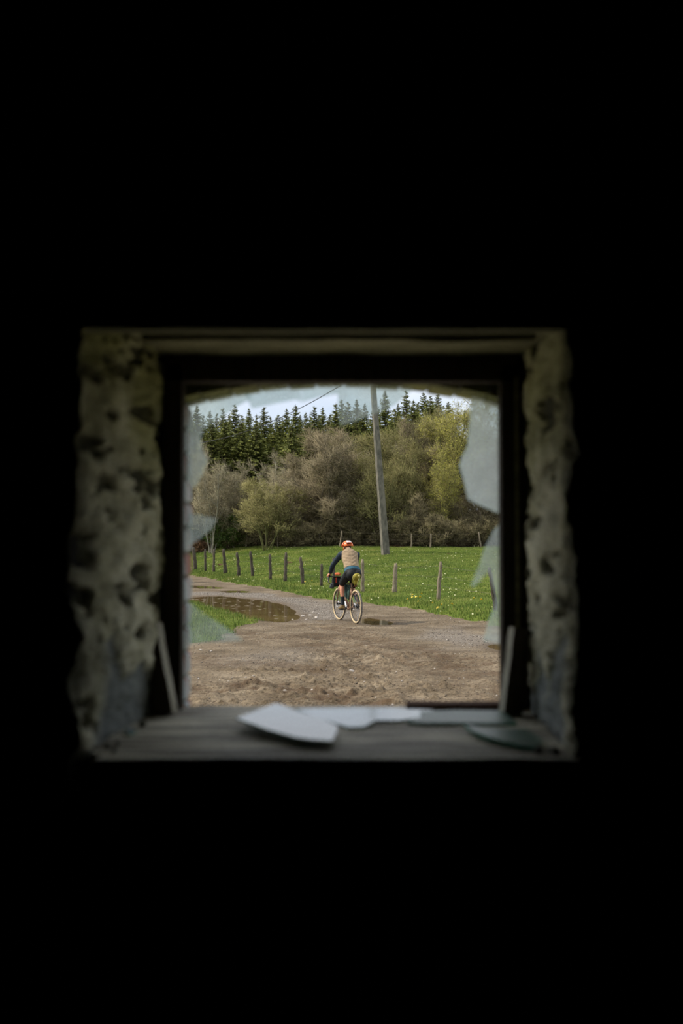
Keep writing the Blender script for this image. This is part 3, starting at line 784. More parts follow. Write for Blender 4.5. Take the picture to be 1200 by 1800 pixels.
# ---- single stones
stonem = M('pale_stone', S(150, 140, 130), S(205, 196, 186), 14, .85, .4, .01, var=.12)
def stone_mesh(seed, sub=2):
    bm_ = bmesh.new(); bmesh.ops.create_icosphere(bm_, subdivisions=sub, radius=1)
    r_ = random.Random(seed); ax = [Vector((r_.uniform(-1, 1), r_.uniform(-1, 1), r_.uniform(-1, 1))).normalized() for _ in range(7)]; cut = [r_.uniform(.55, .9) for _ in ax]
    for v_ in bm_.verts:
        for a_, c_ in zip(ax, cut):
            d_ = v_.co.dot(a_)
            if d_ > c_: v_.co -= a_ * (d_ - c_)
    me = bpy.data.meshes.new('stone'); bm_.to_mesh(me); bm_.free(); me.materials.append(stonem); return me
SM = [stone_mesh(i) for i in range(5)]
STN = [(618, 1180, 11, 'pale flat stone in the mud below the bicycle'), (432, 1194, 6, 'white stone in the foreground mud near the wide rut'),
       (500, 1213, 9, 'low pinkish stone on the foreground tyre rut'), (352, 1144, 7, 'white stone at the left below the grass tongue'),
       (371, 1146, 6, 'pale stone next to the white one below the grass tongue'), (548, 1210, 6, 'small flat stone right of the pinkish one'),
       (577, 1220, 4, None), (710, 1154, 4, None), (465, 1203, 5, None), (548, 1175, 7, 'thin pale stone half sunk in mid track'),
       (513, 1087, 7, 'light stone at the tip of the wide puddle'), (532, 1083, 9, 'largest of the light stones beside the puddle tip'), (545, 1081, 8, 'flat light stone between the puddle and the bicycle'),
       (556, 1085, 7, 'light stone nearest the bicycle front wheel'), (538, 1089, 6, None), (551, 1076, 5, None), (560, 1079, 5, None), (356, 1078, 6, 'grey stone in the grass tongue by the puddle'),
       (640, 1200, 4, None), (760, 1208, 4, None), (660, 1228, 4, None), (815, 1190, 4, None), (690, 1238, 5, None)]
for i, (px, py, wpx, lab) in enumerate(STN):
    p = flat(px, py); r_ = wpx / FPX * p[1] / 2
    o = link('stone', SM[i % 5], None, (p[0], p[1], float(gz(p[0], p[1])) + r_ * .12), (rnd.uniform(-.2, .2), rnd.uniform(-.2, .2), rnd.uniform(0, 6)))
    o.scale = (r_, r_ * rnd.uniform(.7, 1), r_ * rnd.uniform(.35, .55))
    tag(o, lab or 'small pale stone lying on the muddy track', 'stone', 'stones on the track')

# ---- dandelions at the verge
yel = M('dandelion_yellow', S(236, 210, 92), S(226, 194, 74), 20, .7); stemg = M('flower_stem', S(100, 130, 60), rough=.7)
mb = MB(); 
for q in range(3):
    rr = (.032, .024, .012)[q]; zz = (.0, .009, .016)[q]; k = 10
    mb.add([(math.cos(j * 2 * PI / k) * rr * (1 if j % 2 else .8), math.sin(j * 2 * PI / k) * rr * (1 if j % 2 else .8), zz) for j in range(k)] + [(0, 0, zz + .006), (0, 0, zz - .006)],
           [(j, (j + 1) % k, k) for j in range(k)] + [((j + 1) % k, j, k + 1) for j in range(k)])
headme = mb.mesh('flower_head', yel); stme = MB().tube([(0, 0, 0), (.004, 0, .07), (0, 0, .13)], .004, 5).mesh('stem', stemg)
for px, py in [(716, 1060), (724, 1053), (731, 1055), (725, 1050), (741, 1047), (735, 1062), (760, 1064), (769, 1076), (776, 1067), (794, 1070), (738, 1056), (833, 1060), (846, 1061), (536, 1024), (548, 1022)]:
    p = hit(px, py + 5); p.z = float(gz(p.x, p.y))
    r_ = empty('dandelion', p, rnd.uniform(0, 6)); s_ = rnd.uniform(.85, 1.3); r_.scale = (s_, s_, s_)
    link('stem', stme, r_); link('flower_head', headme, r_, (0, 0, .13), (-.5, rnd.uniform(-.3, .3), 0))
    tag(r_, 'yellow dandelion in the longer grass along the track edge', 'flower', 'dandelions on the verge')
# molehills and a fallen branch
moundm = M('mole_earth', S(70, 46, 30), S(100, 74, 48), 8, .95, .6, .03)
for px, py, wpx, lab in [(388, 994, 9, 'small dark molehill behind the left fence posts'), (508, 991, 11, 'reddish brown molehill beyond the middle fence posts'), (788, 973, 5, 'tiny molehill far back on the right of the pasture')]:
    p = hit(px, py); r_ = wpx / FPX * p.y / 2; me = stone_mesh(px, 3); me.materials.clear(); me.materials.append(moundm)
    for v_ in me.vertices:
        v_.co *= 1 + .25 * float(fbm(v_.co.x * 4 + px, v_.co.y * 4 + v_.co.z * 3, 3, 3))
    o = link('molehill', me, None, (p.x, p.y, float(gz(p.x, p.y)))); o.scale = (r_ * 1.3, r_, r_ * .55); tag(o, lab, 'molehill')
p0 = hit(394, 964); p1 = at(409, 966, p0.y - 1); q0 = Vector((p0.x - .1, p0.y, float(gz(p0.x, p0.y)) + .5)); q1 = Vector((p1.x + .1, p1.y, float(gz(p1.x, p1.y)) + .04))
mb = MB(); mb.tube([q0, q0.lerp(q1, .4) + Vector((0, 0, .06)), q1], [.02, .03, .045], 7); mb.tube([q0.lerp(q1, .4) + Vector((0, 0, .05)), q0.lerp(q1, .3) + Vector((.25, 0, .3))], [.02, .008], 5)
branchm = M('pale_deadwood', S(170, 162, 146), S(140, 130, 112), 9, .9)
tag(mb.build('fallen_branch', branchm, None, True), 'pale fallen branch propped at the edge of the thicket', 'branch')
# ================================================================== trees
ORD = ['first', 'second', 'third', 'fourth', 'fifth', 'sixth', 'seventh', 'eighth', 'ninth', 'tenth', 'eleventh', 'twelfth', 'thirteenth', 'fourteenth', 'fifteenth', 'sixteenth', 'seventeenth', 'eighteenth', 'nineteenth', 'twentieth', 'twenty-first']
def spikes(P0, P1, R0, sides=3):
    """thin tapering spikes (vectorised): n x (3 base + tip)"""
    P0 = np.asarray(P0, float); P1 = np.asarray(P1, float); R0 = np.asarray(R0, float); n = len(P0)
    d = P1 - P0; d /= np.linalg.norm(d, axis=1, keepdims=True) + 1e-9
    ref = np.where(np.abs(d[:, 2:3]) < .9, np.array([[0, 0, 1.]]), np.array([[1., 0, 0]]))
    a = np.cross(d, ref); a /= np.linalg.norm(a, axis=1, keepdims=True); b_ = np.cross(d, a)
    V = [P0 + (a * math.cos(2 * PI * k / sides) + b_ * math.sin(2 * PI * k / sides)) * R0[:, None] for k in range(sides)] + [P1]
    V = np.stack(V, 1).reshape(-1, 3); m = sides + 1
    F = np.array([(k, (k + 1) % sides, sides) for k in range(sides)])[None] + (np.arange(n) * m)[:, None, None]
    return V, F.reshape(-1, 3)
def limbs(P0, P1, R0, R1, sides=5):
    P0 = np.asarray(P0, float); P1 = np.asarray(P1, float); R0 = np.asarray(R0, float); R1 = np.asarray(R1, float); n = len(P0)
    d = P1 - P0; d /= np.linalg.norm(d, axis=1, keepdims=True) + 1e-9
    ref = np.where(np.abs(d[:, 2:3]) < .9, np.array([[0, 0, 1.]]), np.array([[1., 0, 0]]))
    a = np.cross(d, ref); a /= np.linalg.norm(a, axis=1, keepdims=True); b_ = np.cross(d, a)
    V = []
    for P, R in ((P0, R0), (P1, R1)):
        for k in range(sides): V.append(P + (a * math.cos(2 * PI * k / sides) + b_ * math.sin(2 * PI * k / sides)) * R[:, None])
    V = np.stack(V, 1).reshape(-1, 3); m = 2 * sides
    F = []
    for k in range(sides):
        l = (k + 1) % sides; F += [(k, l, l + sides), (k, l + sides, k + sides)]
    F = np.array(F)[None] + (np.arange(n) * m)[:, None, None]
    return V, F.reshape(-1, 3)

def grow(seed, stems, hgt, spread, n1, n2, n3, twig, gnarl=.25, lean=.35, start=.25, up=.35):
    """a leafless multi-stemmed tree: returns limb segments (with radii) and twig spikes"""
    r_ = random.Random(seed); LB = []; TW = []
    def path(p, d, L, nseg, rad, gn, upw, store):
        pts = [(p.copy(), d.copy(), rad)]
        for i in range(nseg):
            d = (d + Vector((r_.gauss(0, gn), r_.gauss(0, gn), r_.gauss(0, gn) + upw * .35))).normalized()
            q = p + d * (L / nseg); r2 = rad * (1 - .62 * (i + 1) / nseg)
            if store: LB.append((p, q, pts[-1][2], r2))
            p = q; pts.append((p.copy(), d.copy(), r2))
        return pts
    def perp(d):
        v = Vector((r_.gauss(0, 1), r_.gauss(0, 1), r_.gauss(0, 1))); return (v - d * v.dot(d)).normalized()
    for s in range(stems):
        a = 2 * PI * (s + r_.random() * .6) / stems; ln = lean * r_.uniform(.35, 1) if stems > 1 else .05
        d0 = Vector((math.cos(a) * ln, math.sin(a) * ln, 1)).normalized(); L = hgt * r_.uniform(.75, 1.0)
        p0 = Vector((math.cos(a), math.sin(a), 0)) * (.05 * hgt * (stems > 1)) * r_.random()
        st = path(p0, d0, L, 8, .011 * hgt * (1.5 if stems == 1 else .8), gnarl * .35, .25, True)
        for i in range(n1):
            f = start + (1 - start) * (i + r_.random()) / n1; k = min(int(f * 8), 7); p, d, rad = st[k]; p = p.lerp(st[k + 1][0], f * 8 - k)
            dd = (d * r_.uniform(.45, .9) + perp(d)).normalized(); L1 = spread * (1.15 - .75 * f) * r_.uniform(.6, 1.1)
            b1 = path(p, dd, L1, 5, rad * .5, gnarl * .6, up, True)
            for j in range(n2):
                g = .2 + .8 * (j + r_.random()) / n2; k2 = min(int(g * 5), 4); p2, d2, rad2 = b1[k2]; p2 = p2.lerp(b1[k2 + 1][0], g * 5 - k2)
                dd2 = (d2 * r_.uniform(.5, 1) + perp(d2)).normalized(); L2 = L1 * .5 * (1.15 - .6 * g) * r_.uniform(.6, 1.2)
                b2 = path(p2, dd2, L2, 3, max(rad2 * .5, .006), gnarl, up, True)
                for q in range(n3):
                    e_ = .15 + .85 * (q + r_.random()) / n3; k3 = min(int(e_ * 3), 2); p3, d3, rad3 = b2[k3]; p3 = p3.lerp(b2[k3 + 1][0], e_ * 3 - k3)
                    dd3 = (d3 * r_.uniform(.5, 1.1) + perp(d3) + Vector((0, 0, up * .5))).normalized(); L3 = twig * r_.uniform(.5, 1.25)
                    e3 = p3 + dd3 * L3; TW.append((p3, e3))
                    if r_.random() < .55: TW.append((p3.lerp(e3, .45), p3.lerp(e3, .45) + (dd3 + perp(dd3) * .8).normalized() * L3 * .55))
    return LB, TW
def leafset(TW, per, size, seed, frac=1.0):
    g_ = np.random.default_rng(seed); P0 = np.array([a for a, _ in TW]); P1 = np.array([b_ for _, b_ in TW])
    k = g_.uniform(0, 1, len(P0)) < frac; P0 = P0[k]; P1 = P1[k]
    P0 = np.repeat(P0, per, 0); P1 = np.repeat(P1, per, 0); n = len(P0); t_ = g_.uniform(.2, 1.02, (n, 1)); C_ = P0 + (P1 - P0) * t_
    u = g_.normal(size=(n, 3)); u /= np.linalg.norm(u, axis=1, keepdims=True); v = np.cross(u, g_.normal(size=(n, 3))); v /= np.linalg.norm(v, axis=1, keepdims=True)
    s_ = size * g_.uniform(.5, 1.3, (n, 1))
    V = np.stack([C_ - v * s_ * .35, C_ + u * s_, C_ + v * s_ * .35], 1).reshape(-1, 3)
    return V, np.arange(3 * n).reshape(-1, 3)
def make_bare(seed, barkm, twigm, leafm=None, per=1, lsize=.05, lfrac=1.0, trad=.008, **kw):
    LB, TW = grow(seed, **kw)
    V, F = limbs([l[0] for l in LB], [l[1] for l in LB], [l[2] for l in LB], [l[3] for l in LB], 4)
    wood = mesh_np('branches', V, F, barkm, True)
    V, F = spikes([a for a, _ in TW], [b_ for _, b_ in TW], np.full(len(TW), trad))
    tw = mesh_np('twigs', V, F, twigm)
    parts = [('branches', wood), ('twigs', tw)]
    if leafm:
        V, F = leafset(TW, per, lsize, seed, lfrac); parts.append(('leaf_buds', mesh_np('leaf_buds', V, F, leafm)))
    return parts
bark_grey = M('grey_bark', S(112, 104, 88), S(78, 70, 56), 5, .95, var=.15)
bark_dark = M('dark_bark', S(104, 94, 72), S(66, 60, 44), 5, .95, var=.15)
bark_pale = M('pale_bark', S(160, 156, 140), S(112, 108, 94), 5, .9, var=.1)
tw_red = M('reddish_twig', S(146, 133, 106), S(112, 103, 80), .7, .95, var=.12)
tw_grey = M('grey_twig', S(160, 151, 124), S(126, 118, 92), .7, .95, var=.12)
tw_olive = M('olive_twig', S(146, 138, 92), S(114, 108, 70), .7, .95, var=.12)
tw_dark = M('dark_twig', S(136, 126, 94), S(98, 90, 64), .8, .95, var=.15)
bud_red = M('reddish_bud', S(150, 135, 106), S(118, 108, 80), .6, .9, var=.1)
bud_green = M('greenish_bud', S(158, 154, 90), S(124, 122, 68), .6, .9, var=.12)
bud_yellow = M('fresh_yellow_leaf', S(184, 178, 80), S(146, 144, 60), .6, .85, var=.1)
bud_olive = M('olive_bud', S(146, 142, 88), S(116, 113, 66), .6, .9, var=.12)
leaf_ever = M('dark_evergreen_leaf', S(84, 104, 40), S(46, 66, 24), 1.2, .7, var=.1)
fern_rust = M('rusty_bracken', S(138, 106, 78), S(100, 78, 56), 1.2, .9)
bark_green = M('mossy_bark', S(112, 112, 66), S(78, 78, 46), 5, .95, var=.1)

BARE = {
    'red': make_bare(1, bark_grey, tw_red, bud_red, 2, .045, .8, .009, stems=5, hgt=6.2, spread=2.6, n1=13, n2=9, n3=10, twig=.62, lean=.42),
    'red2': make_bare(2, bark_grey, tw_red, bud_olive, 2, .045, .7, .009, stems=4, hgt=6.4, spread=2.4, n1=14, n2=9, n3=11, twig=.6, lean=.38),
    'grey': make_bare(3, bark_grey, tw_grey, bud_olive, 1, .045, .6, .009, stems=7, hgt=6.0, spread=2.0, n1=10, n2=7, n3=9, twig=.7, lean=.5),
    'pale': make_bare(4, bark_pale, tw_grey, None, stems=7, hgt=6.5, spread=1.7, n1=9, n2=6, n3=6, twig=.75, lean=.34, trad=.010, up=.6),
    'olive': make_bare(5, bark_green, tw_olive, bud_green, 2, .055, .8, .009, stems=6, hgt=5.8, spread=2.2, n1=11, n2=8, n3=9, twig=.6, lean=.45),
    'leafy': make_bare(6, bark_green, tw_olive, bud_yellow, 3, .062, .9, .008, stems=3, hgt=8.0, spread=2.4, n1=18, n2=9, n3=9, twig=.55, lean=.20, up=.3),
    'brush': make_bare(7, bark_dark, tw_dark, bud_olive, 1, .05, .35, .009, stems=10, hgt=2.8, spread=1.5, n1=8, n2=6, n3=6, twig=.5, lean=.8, start=.08, up=.1),
    'poles': make_bare(8, bark_dark, tw_dark, None, stems=8, hgt=5.2, spread=1.0, n1=8, n2=5, n3=5, twig=.5, lean=.28, start=.3, up=.5),
    'ever': make_bare(9, bark_dark, tw_dark, leaf_ever, 9, .085, 1.0, .008, stems=6, hgt=2.6, spread=1.3, n1=9, n2=7, n3=7, twig=.36, lean=.6, start=.05),
    'rust': make_bare(10, bark_dark, fern_rust, fern_rust, 3, .075, 1.0, .008, stems=10, hgt=1.2, spread=.8, n1=7, n2=5, n3=5, twig=.3, lean=.9, start=.05, up=0),
}
BH = {}
for k, parts in BARE.items():
    zmax = 0; rmax = 0
    for nm, me in parts:
        co = np.empty(len(me.vertices) * 3, np.float32); me.vertices.foreach_get('co', co); co = co.reshape(-1, 3)
        zmax = max(zmax, np.percentile(co[:, 2], 99.7)); rmax = max(rmax, np.percentile(np.hypot(co[:, 0], co[:, 1]), 96))
    BH[k] = (zmax, rmax)
def plant(kind, px, top, d, wpx, label, name='bare_tree', group=None, cat='tree', rz=None, base=None):
    x = (px - 600) / FPX * d; g = float(gz(np.array(x), np.array(d))) - .05
    h_ = at(px, top, d).z - g; zm, rm = BH[kind]
    o = empty(name, (x, d, g), rnd.uniform(0, 6.28) if rz is None else rz)
    sr = (wpx / FPX * d / 2) / rm; o.scale = (sr, sr, h_ / zm)
    for nm, me in BARE[kind]: link(nm, me, o)
    return tag(o, label, cat, group)
G1 = 'bare and budding trees of the thicket'
for a in [
    ('red', 570, 752, 59, 165, 'broad reddish brown bare tree with a single round crown at the centre'),
    ('pale', 372, 800, 61, 92, 'pale grey many-stemmed bare tree at the left edge of the thicket'),
    ('pale', 345, 760, 66, 70, 'whitish bare saplings behind the left glass shard'),
    ('grey', 400, 815, 62, 110, 'grey bare bush next to the pale many-stemmed tree'),
    ('olive', 470, 842, 58, 130, 'low grey-green bush left of the reddish brown tree'),
    ('grey', 515, 830, 60, 120, 'grey twiggy bush between the low green bush and the central crown'),
    ('pale', 500, 795, 64, 90, 'thin whitish branches arching in front of the dark spruces'),
    ('olive', 640, 768, 61, 120, 'olive budding tree just left of the utility pole'),
    ('red2', 612, 790, 58, 120, 'brown twiggy tree behind the cyclist to the left of the pole'),
    ('olive', 705, 758, 60, 135, 'olive budding tree just right of the utility pole'),
    ('olive', 668, 800, 57, 120, 'low olive bush behind the foot of the utility pole'),
    ('red2', 742, 735, 63, 120, 'tall reddish brown tree left of the fresh green tree'),
    ('leafy', 792, 697, 60, 128, 'tall tree with fresh yellow-green leaves on the right'),
    ('leafy', 826, 700, 63, 120, 'yellow-green leafing tree at the right edge beside the dusty pane'),
    ('olive', 725, 736, 66, 110, 'olive tree crown rising behind the brown trees right of the pole'),
    ('leafy', 776, 800, 57.5, 74, 'small bright yellow-green sapling below the tall leafy tree'),
    ('red2', 850, 770, 60, 130, 'brown bare tree seen through the dusty right pane'),
    ('grey', 890, 730, 63, 150, 'grey bare tree mostly behind the right window jamb'),
    ('red', 300, 800, 64, 100, 'brown bare tree mostly behind the left window jamb'),
    ('olive', 762, 716, 66, 110, 'olive bush filling the gap under the leafy tree'),
    ('grey', 680, 770, 65, 120, 'grey bare crown behind the utility pole'),
    ('red2', 545, 800, 63, 130, 'brown twiggy tree filling in behind the central crown'),
    ('grey', 440, 850, 64, 110, 'grey bare bush at the foot of the dark spruces')]:
    plant(*a, group=G1)
G2 = 'dark undergrowth along the forest edge'
PO = [(352, 870), (420, 885), (455, 880), (500, 880), (545, 890), (590, 880), (635, 870), (690, 880), (725, 870), (760, 865), (800, 860), (835, 860), (870, 870), (900, 860)]
for i, (px, top) in enumerate(PO):
    d = float(yfar((px - 600) / FPX * 58)) + rnd.uniform(1.4, 3.5)
    plant('poles', px, top, d, 78, 'slender dark sapling clump, %s from the left along the forest edge' % ORD[i], 'sapling_clump', 'saplings along the forest edge', 'saplings')
for i in range(21):
    px = 330 + i * 28 + rnd.uniform(-8, 8); d = float(yfar((px - 600) / FPX * 57)) + rnd.uniform(.9, 2.2)
    plant('brush', px, rnd.uniform(896, 922), d, rnd.uniform(70, 100), 'dark bramble bush, %s from the left at the back edge of the pasture' % ORD[i], 'bramble_bush', G2, 'bush')
plant('ever', 397, 902, 61.5, 62, 'dark green evergreen bush at the left edge of the thicket', 'evergreen_bush', None, 'bush')
plant('ever', 345, 925, 64, 50, 'second evergreen bush behind the left glass shards', 'evergreen_bush', None, 'bush')
plant('rust', 352, 948, 63.0, 42, 'rust brown bracken clump by the leftmost fence posts', 'bracken', None, 'bracken')
plant('rust', 373, 950, 63.4, 36, 'rust brown bracken just right of the larger clump', 'bracken', None, 'bracken')
plant('rust', 698, 958, 56.2, 30, 'low reddish bracken right of the utility pole foot', 'bracken', None, 'bracken')

# ---- spruces
needle = None
needle, t, b = nodes('spruce_needles')
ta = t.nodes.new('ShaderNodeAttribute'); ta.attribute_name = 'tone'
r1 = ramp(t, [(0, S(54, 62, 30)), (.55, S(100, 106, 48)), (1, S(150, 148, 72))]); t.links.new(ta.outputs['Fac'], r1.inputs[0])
oi = t.nodes.new('ShaderNodeObjectInfo'); hs = t.nodes.new('ShaderNodeHueSaturation'); mr = t.nodes.new('ShaderNodeMapRange'); mr.inputs['To Min'].default_value = .8; mr.inputs['To Max'].default_value = 1.2
t.links.new(oi.outputs['Random'], mr.inputs['Value']); t.links.new(mr.outputs[0], hs.inputs['Value']); t.links.new(r1.outputs[0], hs.inputs['Color']); t.links.new(hs.outputs[0], b.inputs['Base Color'])
b.inputs['Roughness'].default_value = .75; b.inputs['Specular IOR Level'].default_value = .25
def make_spruce(seed, Hh=13.0, Rr=1.9):
    g_ = np.random.default_rng(seed); V = []; tone = []; B0 = []; B1 = []; BR = []
    z = .6
    while z < Hh - .15:
        f = z / Hh; L0 = Rr * (1 - f) ** .95 + .04; nb = int(g_.integers(7, 10)) if f < .93 else 5
        a0 = g_.uniform(0, 2 * PI)
        for k in range(nb):
            a = a0 + 2 * PI * k / nb + g_.normal(0, .2); L = L0 * (.5 + .62 * g_.random() ** .7); dr = (-.45 + .9 * f ** 2) * L * g_.uniform(.6, 1.2)
            o_ = np.array([math.cos(a), math.sin(a), 0]); sd = np.array([-math.sin(a), math.cos(a), 0])
            base = np.array([0, 0, z + g_.normal(0, .06)])
            B0.append(base); B1.append(base + o_ * L * .95 + np.array([0, 0, dr])); BR.append(.018 + .02 * (1 - f))
            nf = max(4, int(L / .115)); tt = np.linspace(.12, 1, nf)
            for s_ in tt:
                p = base + o_ * L * s_ + np.array([0, 0, dr * s_ ** 1.4 + .10 * L * s_ ** 3])
                for side in (-1, 1, 0):
                    fl = (min(.16, .05 + .2 * L) + .30 * L * (1 - s_ * .75) * .55) * g_.uniform(.7, 1.25)
                    if side == 0: dd = o_ * .7 + np.array([0, 0, g_.uniform(-.9, .3)]) + sd * g_.normal(0, .3)
                    else: dd = o_ * .6 + sd * side * g_.uniform(.6, 1.1) + np.array([0, 0, g_.uniform(-.75, .12)])
                    dd = dd / np.linalg.norm(dd); wv = np.cross(dd, g_.normal(size=3)); wv = wv / np.linalg.norm(wv) * min(.065, .03 + .04 * L) * g_.uniform(.7, 1.3)
                    V += [p - wv, p + dd * fl * .5 + wv * 1.25, p + dd * fl, p + dd * fl * .45 - wv * 1.0]
                    tone += [g_.uniform(0, .55) + .35 * s_] * 4  # random tone, darker near the trunk as painted interior shade
        z += (.20 + .12 * (1 - f)) * g_.uniform(.8, 1.2)
    n = len(V) // 4
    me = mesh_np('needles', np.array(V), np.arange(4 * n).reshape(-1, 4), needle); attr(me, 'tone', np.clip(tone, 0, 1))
    BV, BF = limbs(B0, B1, BR, np.full(len(BR), .006), 3)
    mb_ = MB(); mb_.tube([(0, 0, -.3), (0, 0, Hh * .5), (0, 0, Hh)], [.17, .10, .012], 8)
    tr = mb_.mesh('trunk', bark_dark, True)
    br = mesh_np('branches', BV, BF, bark_dark)
    return [('trunk', tr), ('branches', br), ('needles', me)]
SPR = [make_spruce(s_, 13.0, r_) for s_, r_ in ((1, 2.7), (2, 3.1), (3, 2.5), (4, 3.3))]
rows = {
    'skyline row': (84, [(345, 711), (368, 721), (391, 716), (437, 717), (488, 727), (503, 717), (537, 724), (567, 715), (600, 702), (627, 701), (641, 708), (677, 685), (714, 686), (745, 688), (770, 690)]),
    'rear row': (93, [(335, 730), (356, 728), (380, 726), (402, 726), (425, 728), (450, 727), (475, 732), (496, 732), (527, 728), (545, 730), (560, 728), (580, 726), (607, 722), (634, 722), (665, 716), (700, 708), (735, 706), (760, 704)]),
    'middle row': (76, [(412, 711), (463, 715), (519, 711), (552, 713), (590, 708), (612, 706), (655, 722), (694, 718), (727, 702), (757, 696), (330, 725), (788, 705)]),
    'front row': (70, [(372, 742), (395, 735), (424, 742), (450, 742), (480, 750), (512, 745), (541, 742), (577, 738), (626, 738), (660, 745), (688, 738), (712, 728)])}
for row, (d0, L) in rows.items():
    for i, (px, top) in enumerate(sorted(L)):
        d = d0 + rnd.uniform(-2, 2); x = (px - 600) / FPX * d; g = float(gz(np.array(x), np.array(d))) - .1
        h_ = at(px, top, d).z - g; k = rnd.randrange(4)
        o = empty('spruce_tree', (x, d, g), rnd.uniform(0, 6.28)); s_ = h_ / 13.0; q_ = {'front row': 1.6, 'middle row': 1.4, 'skyline row': 1.2}.get(row, 1.05); o.scale = (s_ * q_, s_ * q_, s_)
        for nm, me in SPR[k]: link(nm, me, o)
        tag(o, 'dark green spruce, %s from the left in the %s of the forest' % (ORD[i], row), 'tree', 'spruces of the forest')
for i, (x, y, s_) in enumerate([(-15.5, 74, .95), (-18, 80, 1.0), (-21, 76, .9), (-24.5, 83, 1.05), (-28, 78, .95), (-32, 86, 1.05)]):
    o = empty('spruce_tree', (x, y, float(gz(np.array(x), np.array(y))) - .1), i); o.scale = (s_, s_, s_)
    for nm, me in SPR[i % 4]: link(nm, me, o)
    tag(o, 'dark green spruce, %s of those hidden by the left window jamb' % ORD[i], 'tree', 'spruces left of the view')
for i, (k, px, top, d, wpx) in enumerate([('grey', 240, 812, 66, 150), ('red2', 170, 805, 70, 150), ('pale', 205, 780, 73, 90), ('olive', 110, 835, 71, 150), ('red', 50, 815, 76, 150)]):
    plant(k, px, top, d, wpx, 'bare tree, %s of those hidden by the left window jamb' % ORD[i], group='bare trees left of the view')
for i, (x, y, s_) in enumerate([(16, 74, .95), (19.5, 80, 1.0), (13.5, 82, .95), (23, 76, 1.0), (27.5, 84, 1.05)]):
    o = empty('spruce_tree', (x, y, float(gz(np.array(x), np.array(y))) - .1), i); o.scale = (s_, s_, s_)
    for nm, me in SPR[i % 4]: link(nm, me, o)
    tag(o, 'dark green spruce, %s of those hidden by the right window jamb' % ORD[i], 'tree', 'spruces right of the view')
for i, (k, px, top, d, wpx) in enumerate([('red2', 955, 760, 61, 150), ('grey', 1010, 790, 60, 150), ('olive', 1065, 770, 63, 150), ('red', 1125, 790, 62, 160), ('leafy', 1180, 760, 66, 120)]):
    plant(k, px, top, d, wpx, 'bare tree, %s of those hidden by the right window jamb' % ORD[i], group='bare trees right of the view')
# a spruce standing left of the view whose shade falls on the fence line
o = empty('spruce_tree', (-12.6, 42.5, float(gz(np.array(-12.6), np.array(42.5))) - .1)); o.scale = (.8, .8, .62)
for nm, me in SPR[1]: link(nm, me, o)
tag(o, 'lone spruce left of the window view shading the fence line', 'tree')

# ================================================================== utility pole and cable
polem = M('weathered_concrete', S(122, 116, 104), S(80, 78, 70), 6, .9, .4, .02, stretch=(1, 1, .5))
PD = 50.0
pb = at(677, 969, PD); pt = at(655.5, 680, PD); pdir = (pt - pb); ptop = pb + pdir * 1.14; pb = pb - pdir.normalized() * .4
mb = MB(); n = 9; vs_ = []; fs_ = []
ca, sa = math.cos(-.36), math.sin(-.36)
for i in range(n):
    q = pb.lerp(ptop, i / (n - 1)); wa_ = .36 - .15 * i / (n - 1); wb_ = .30 - .12 * i / (n - 1)
    for sx, sy in ((-1, -1), (-.8, -1), (.8, -1), (1, -1), (1, 1), (-1, 1)):
        X_, Y_ = sx * wa_ / 2, sy * wb_ / 2; vs_.append((q.x + X_ * ca + Y_ * sa, q.y - X_ * sa + Y_ * ca, q.z))
for i in range(n - 1):
    for k in range(6): fs_.append((i * 6 + k, i * 6 + (k + 1) % 6, i * 6 + 6 + (k + 1) % 6, i * 6 + 6 + k))
fs_ += [(5, 4, 3, 2, 1, 0), tuple((n - 1) * 6 + k for k in range(6))]
POLE = empty('utility_pole', pb)
def pchild(mb_, name, mat): o = mb_.build(name, mat, POLE); o.matrix_parent_inverse = Matrix.Translation(-pb); return o
pchild(mb.add(vs_, fs_), 'shaft', polem)
insm = M('brown_insulator', S(90, 60, 44), rough=.3); steelm = M('galvanised_steel', S(120, 122, 124), rough=.5, metal=.8)
ptip = pb.lerp(ptop, .965)
pchild(MB().tube([ptip + Vector((-.20, 0, 0)), ptip + Vector((.20, 0, 0))], .03, 8), 'bracket', steelm)
pchild(MB().tube([ptip + Vector((-.19, 0, 0)), ptip + Vector((-.19, 0, .06)), ptip + Vector((-.19, 0, .12)), ptip + Vector((-.19, 0, .16))], [.03, .06, .045, .03], 10), 'insulator', insm)
tag(POLE, 'tall leaning grey concrete utility pole at the back of the pasture', 'utility pole')
c0 = ptip + Vector((-.19, 0, .16)); c1 = at(296, 784, 66.0)
P = []
for i in range(25):
    s_ = i / 24; q = c0.lerp(c1, s_); q.z -= .95 * 4 * s_ * (1 - s_); P.append(q)
cablem = M('black_cable', S(30, 30, 32), rough=.6)
tag(MB().tube(P, .022, 6).build('overhead_cable', cablem, None, True), 'thin black overhead cable sagging left from the utility pole', 'cable')
g = float(gz(np.array(c1.x), np.array(c1.y)))
r_ = empty('utility_pole', (c1.x, c1.y, g)); MB().tube([(0, 0, -.3), (0, 0, c1.z - g + .4)], [.18, .11], 10).build('shaft', polem, r_); MB().tube([(0, 0, c1.z - g), (.0, -.16, c1.z - g)], .02, 6).build('bracket', steelm, r_)
tag(r_, 'second utility pole among the trees left of the view', 'utility pole')

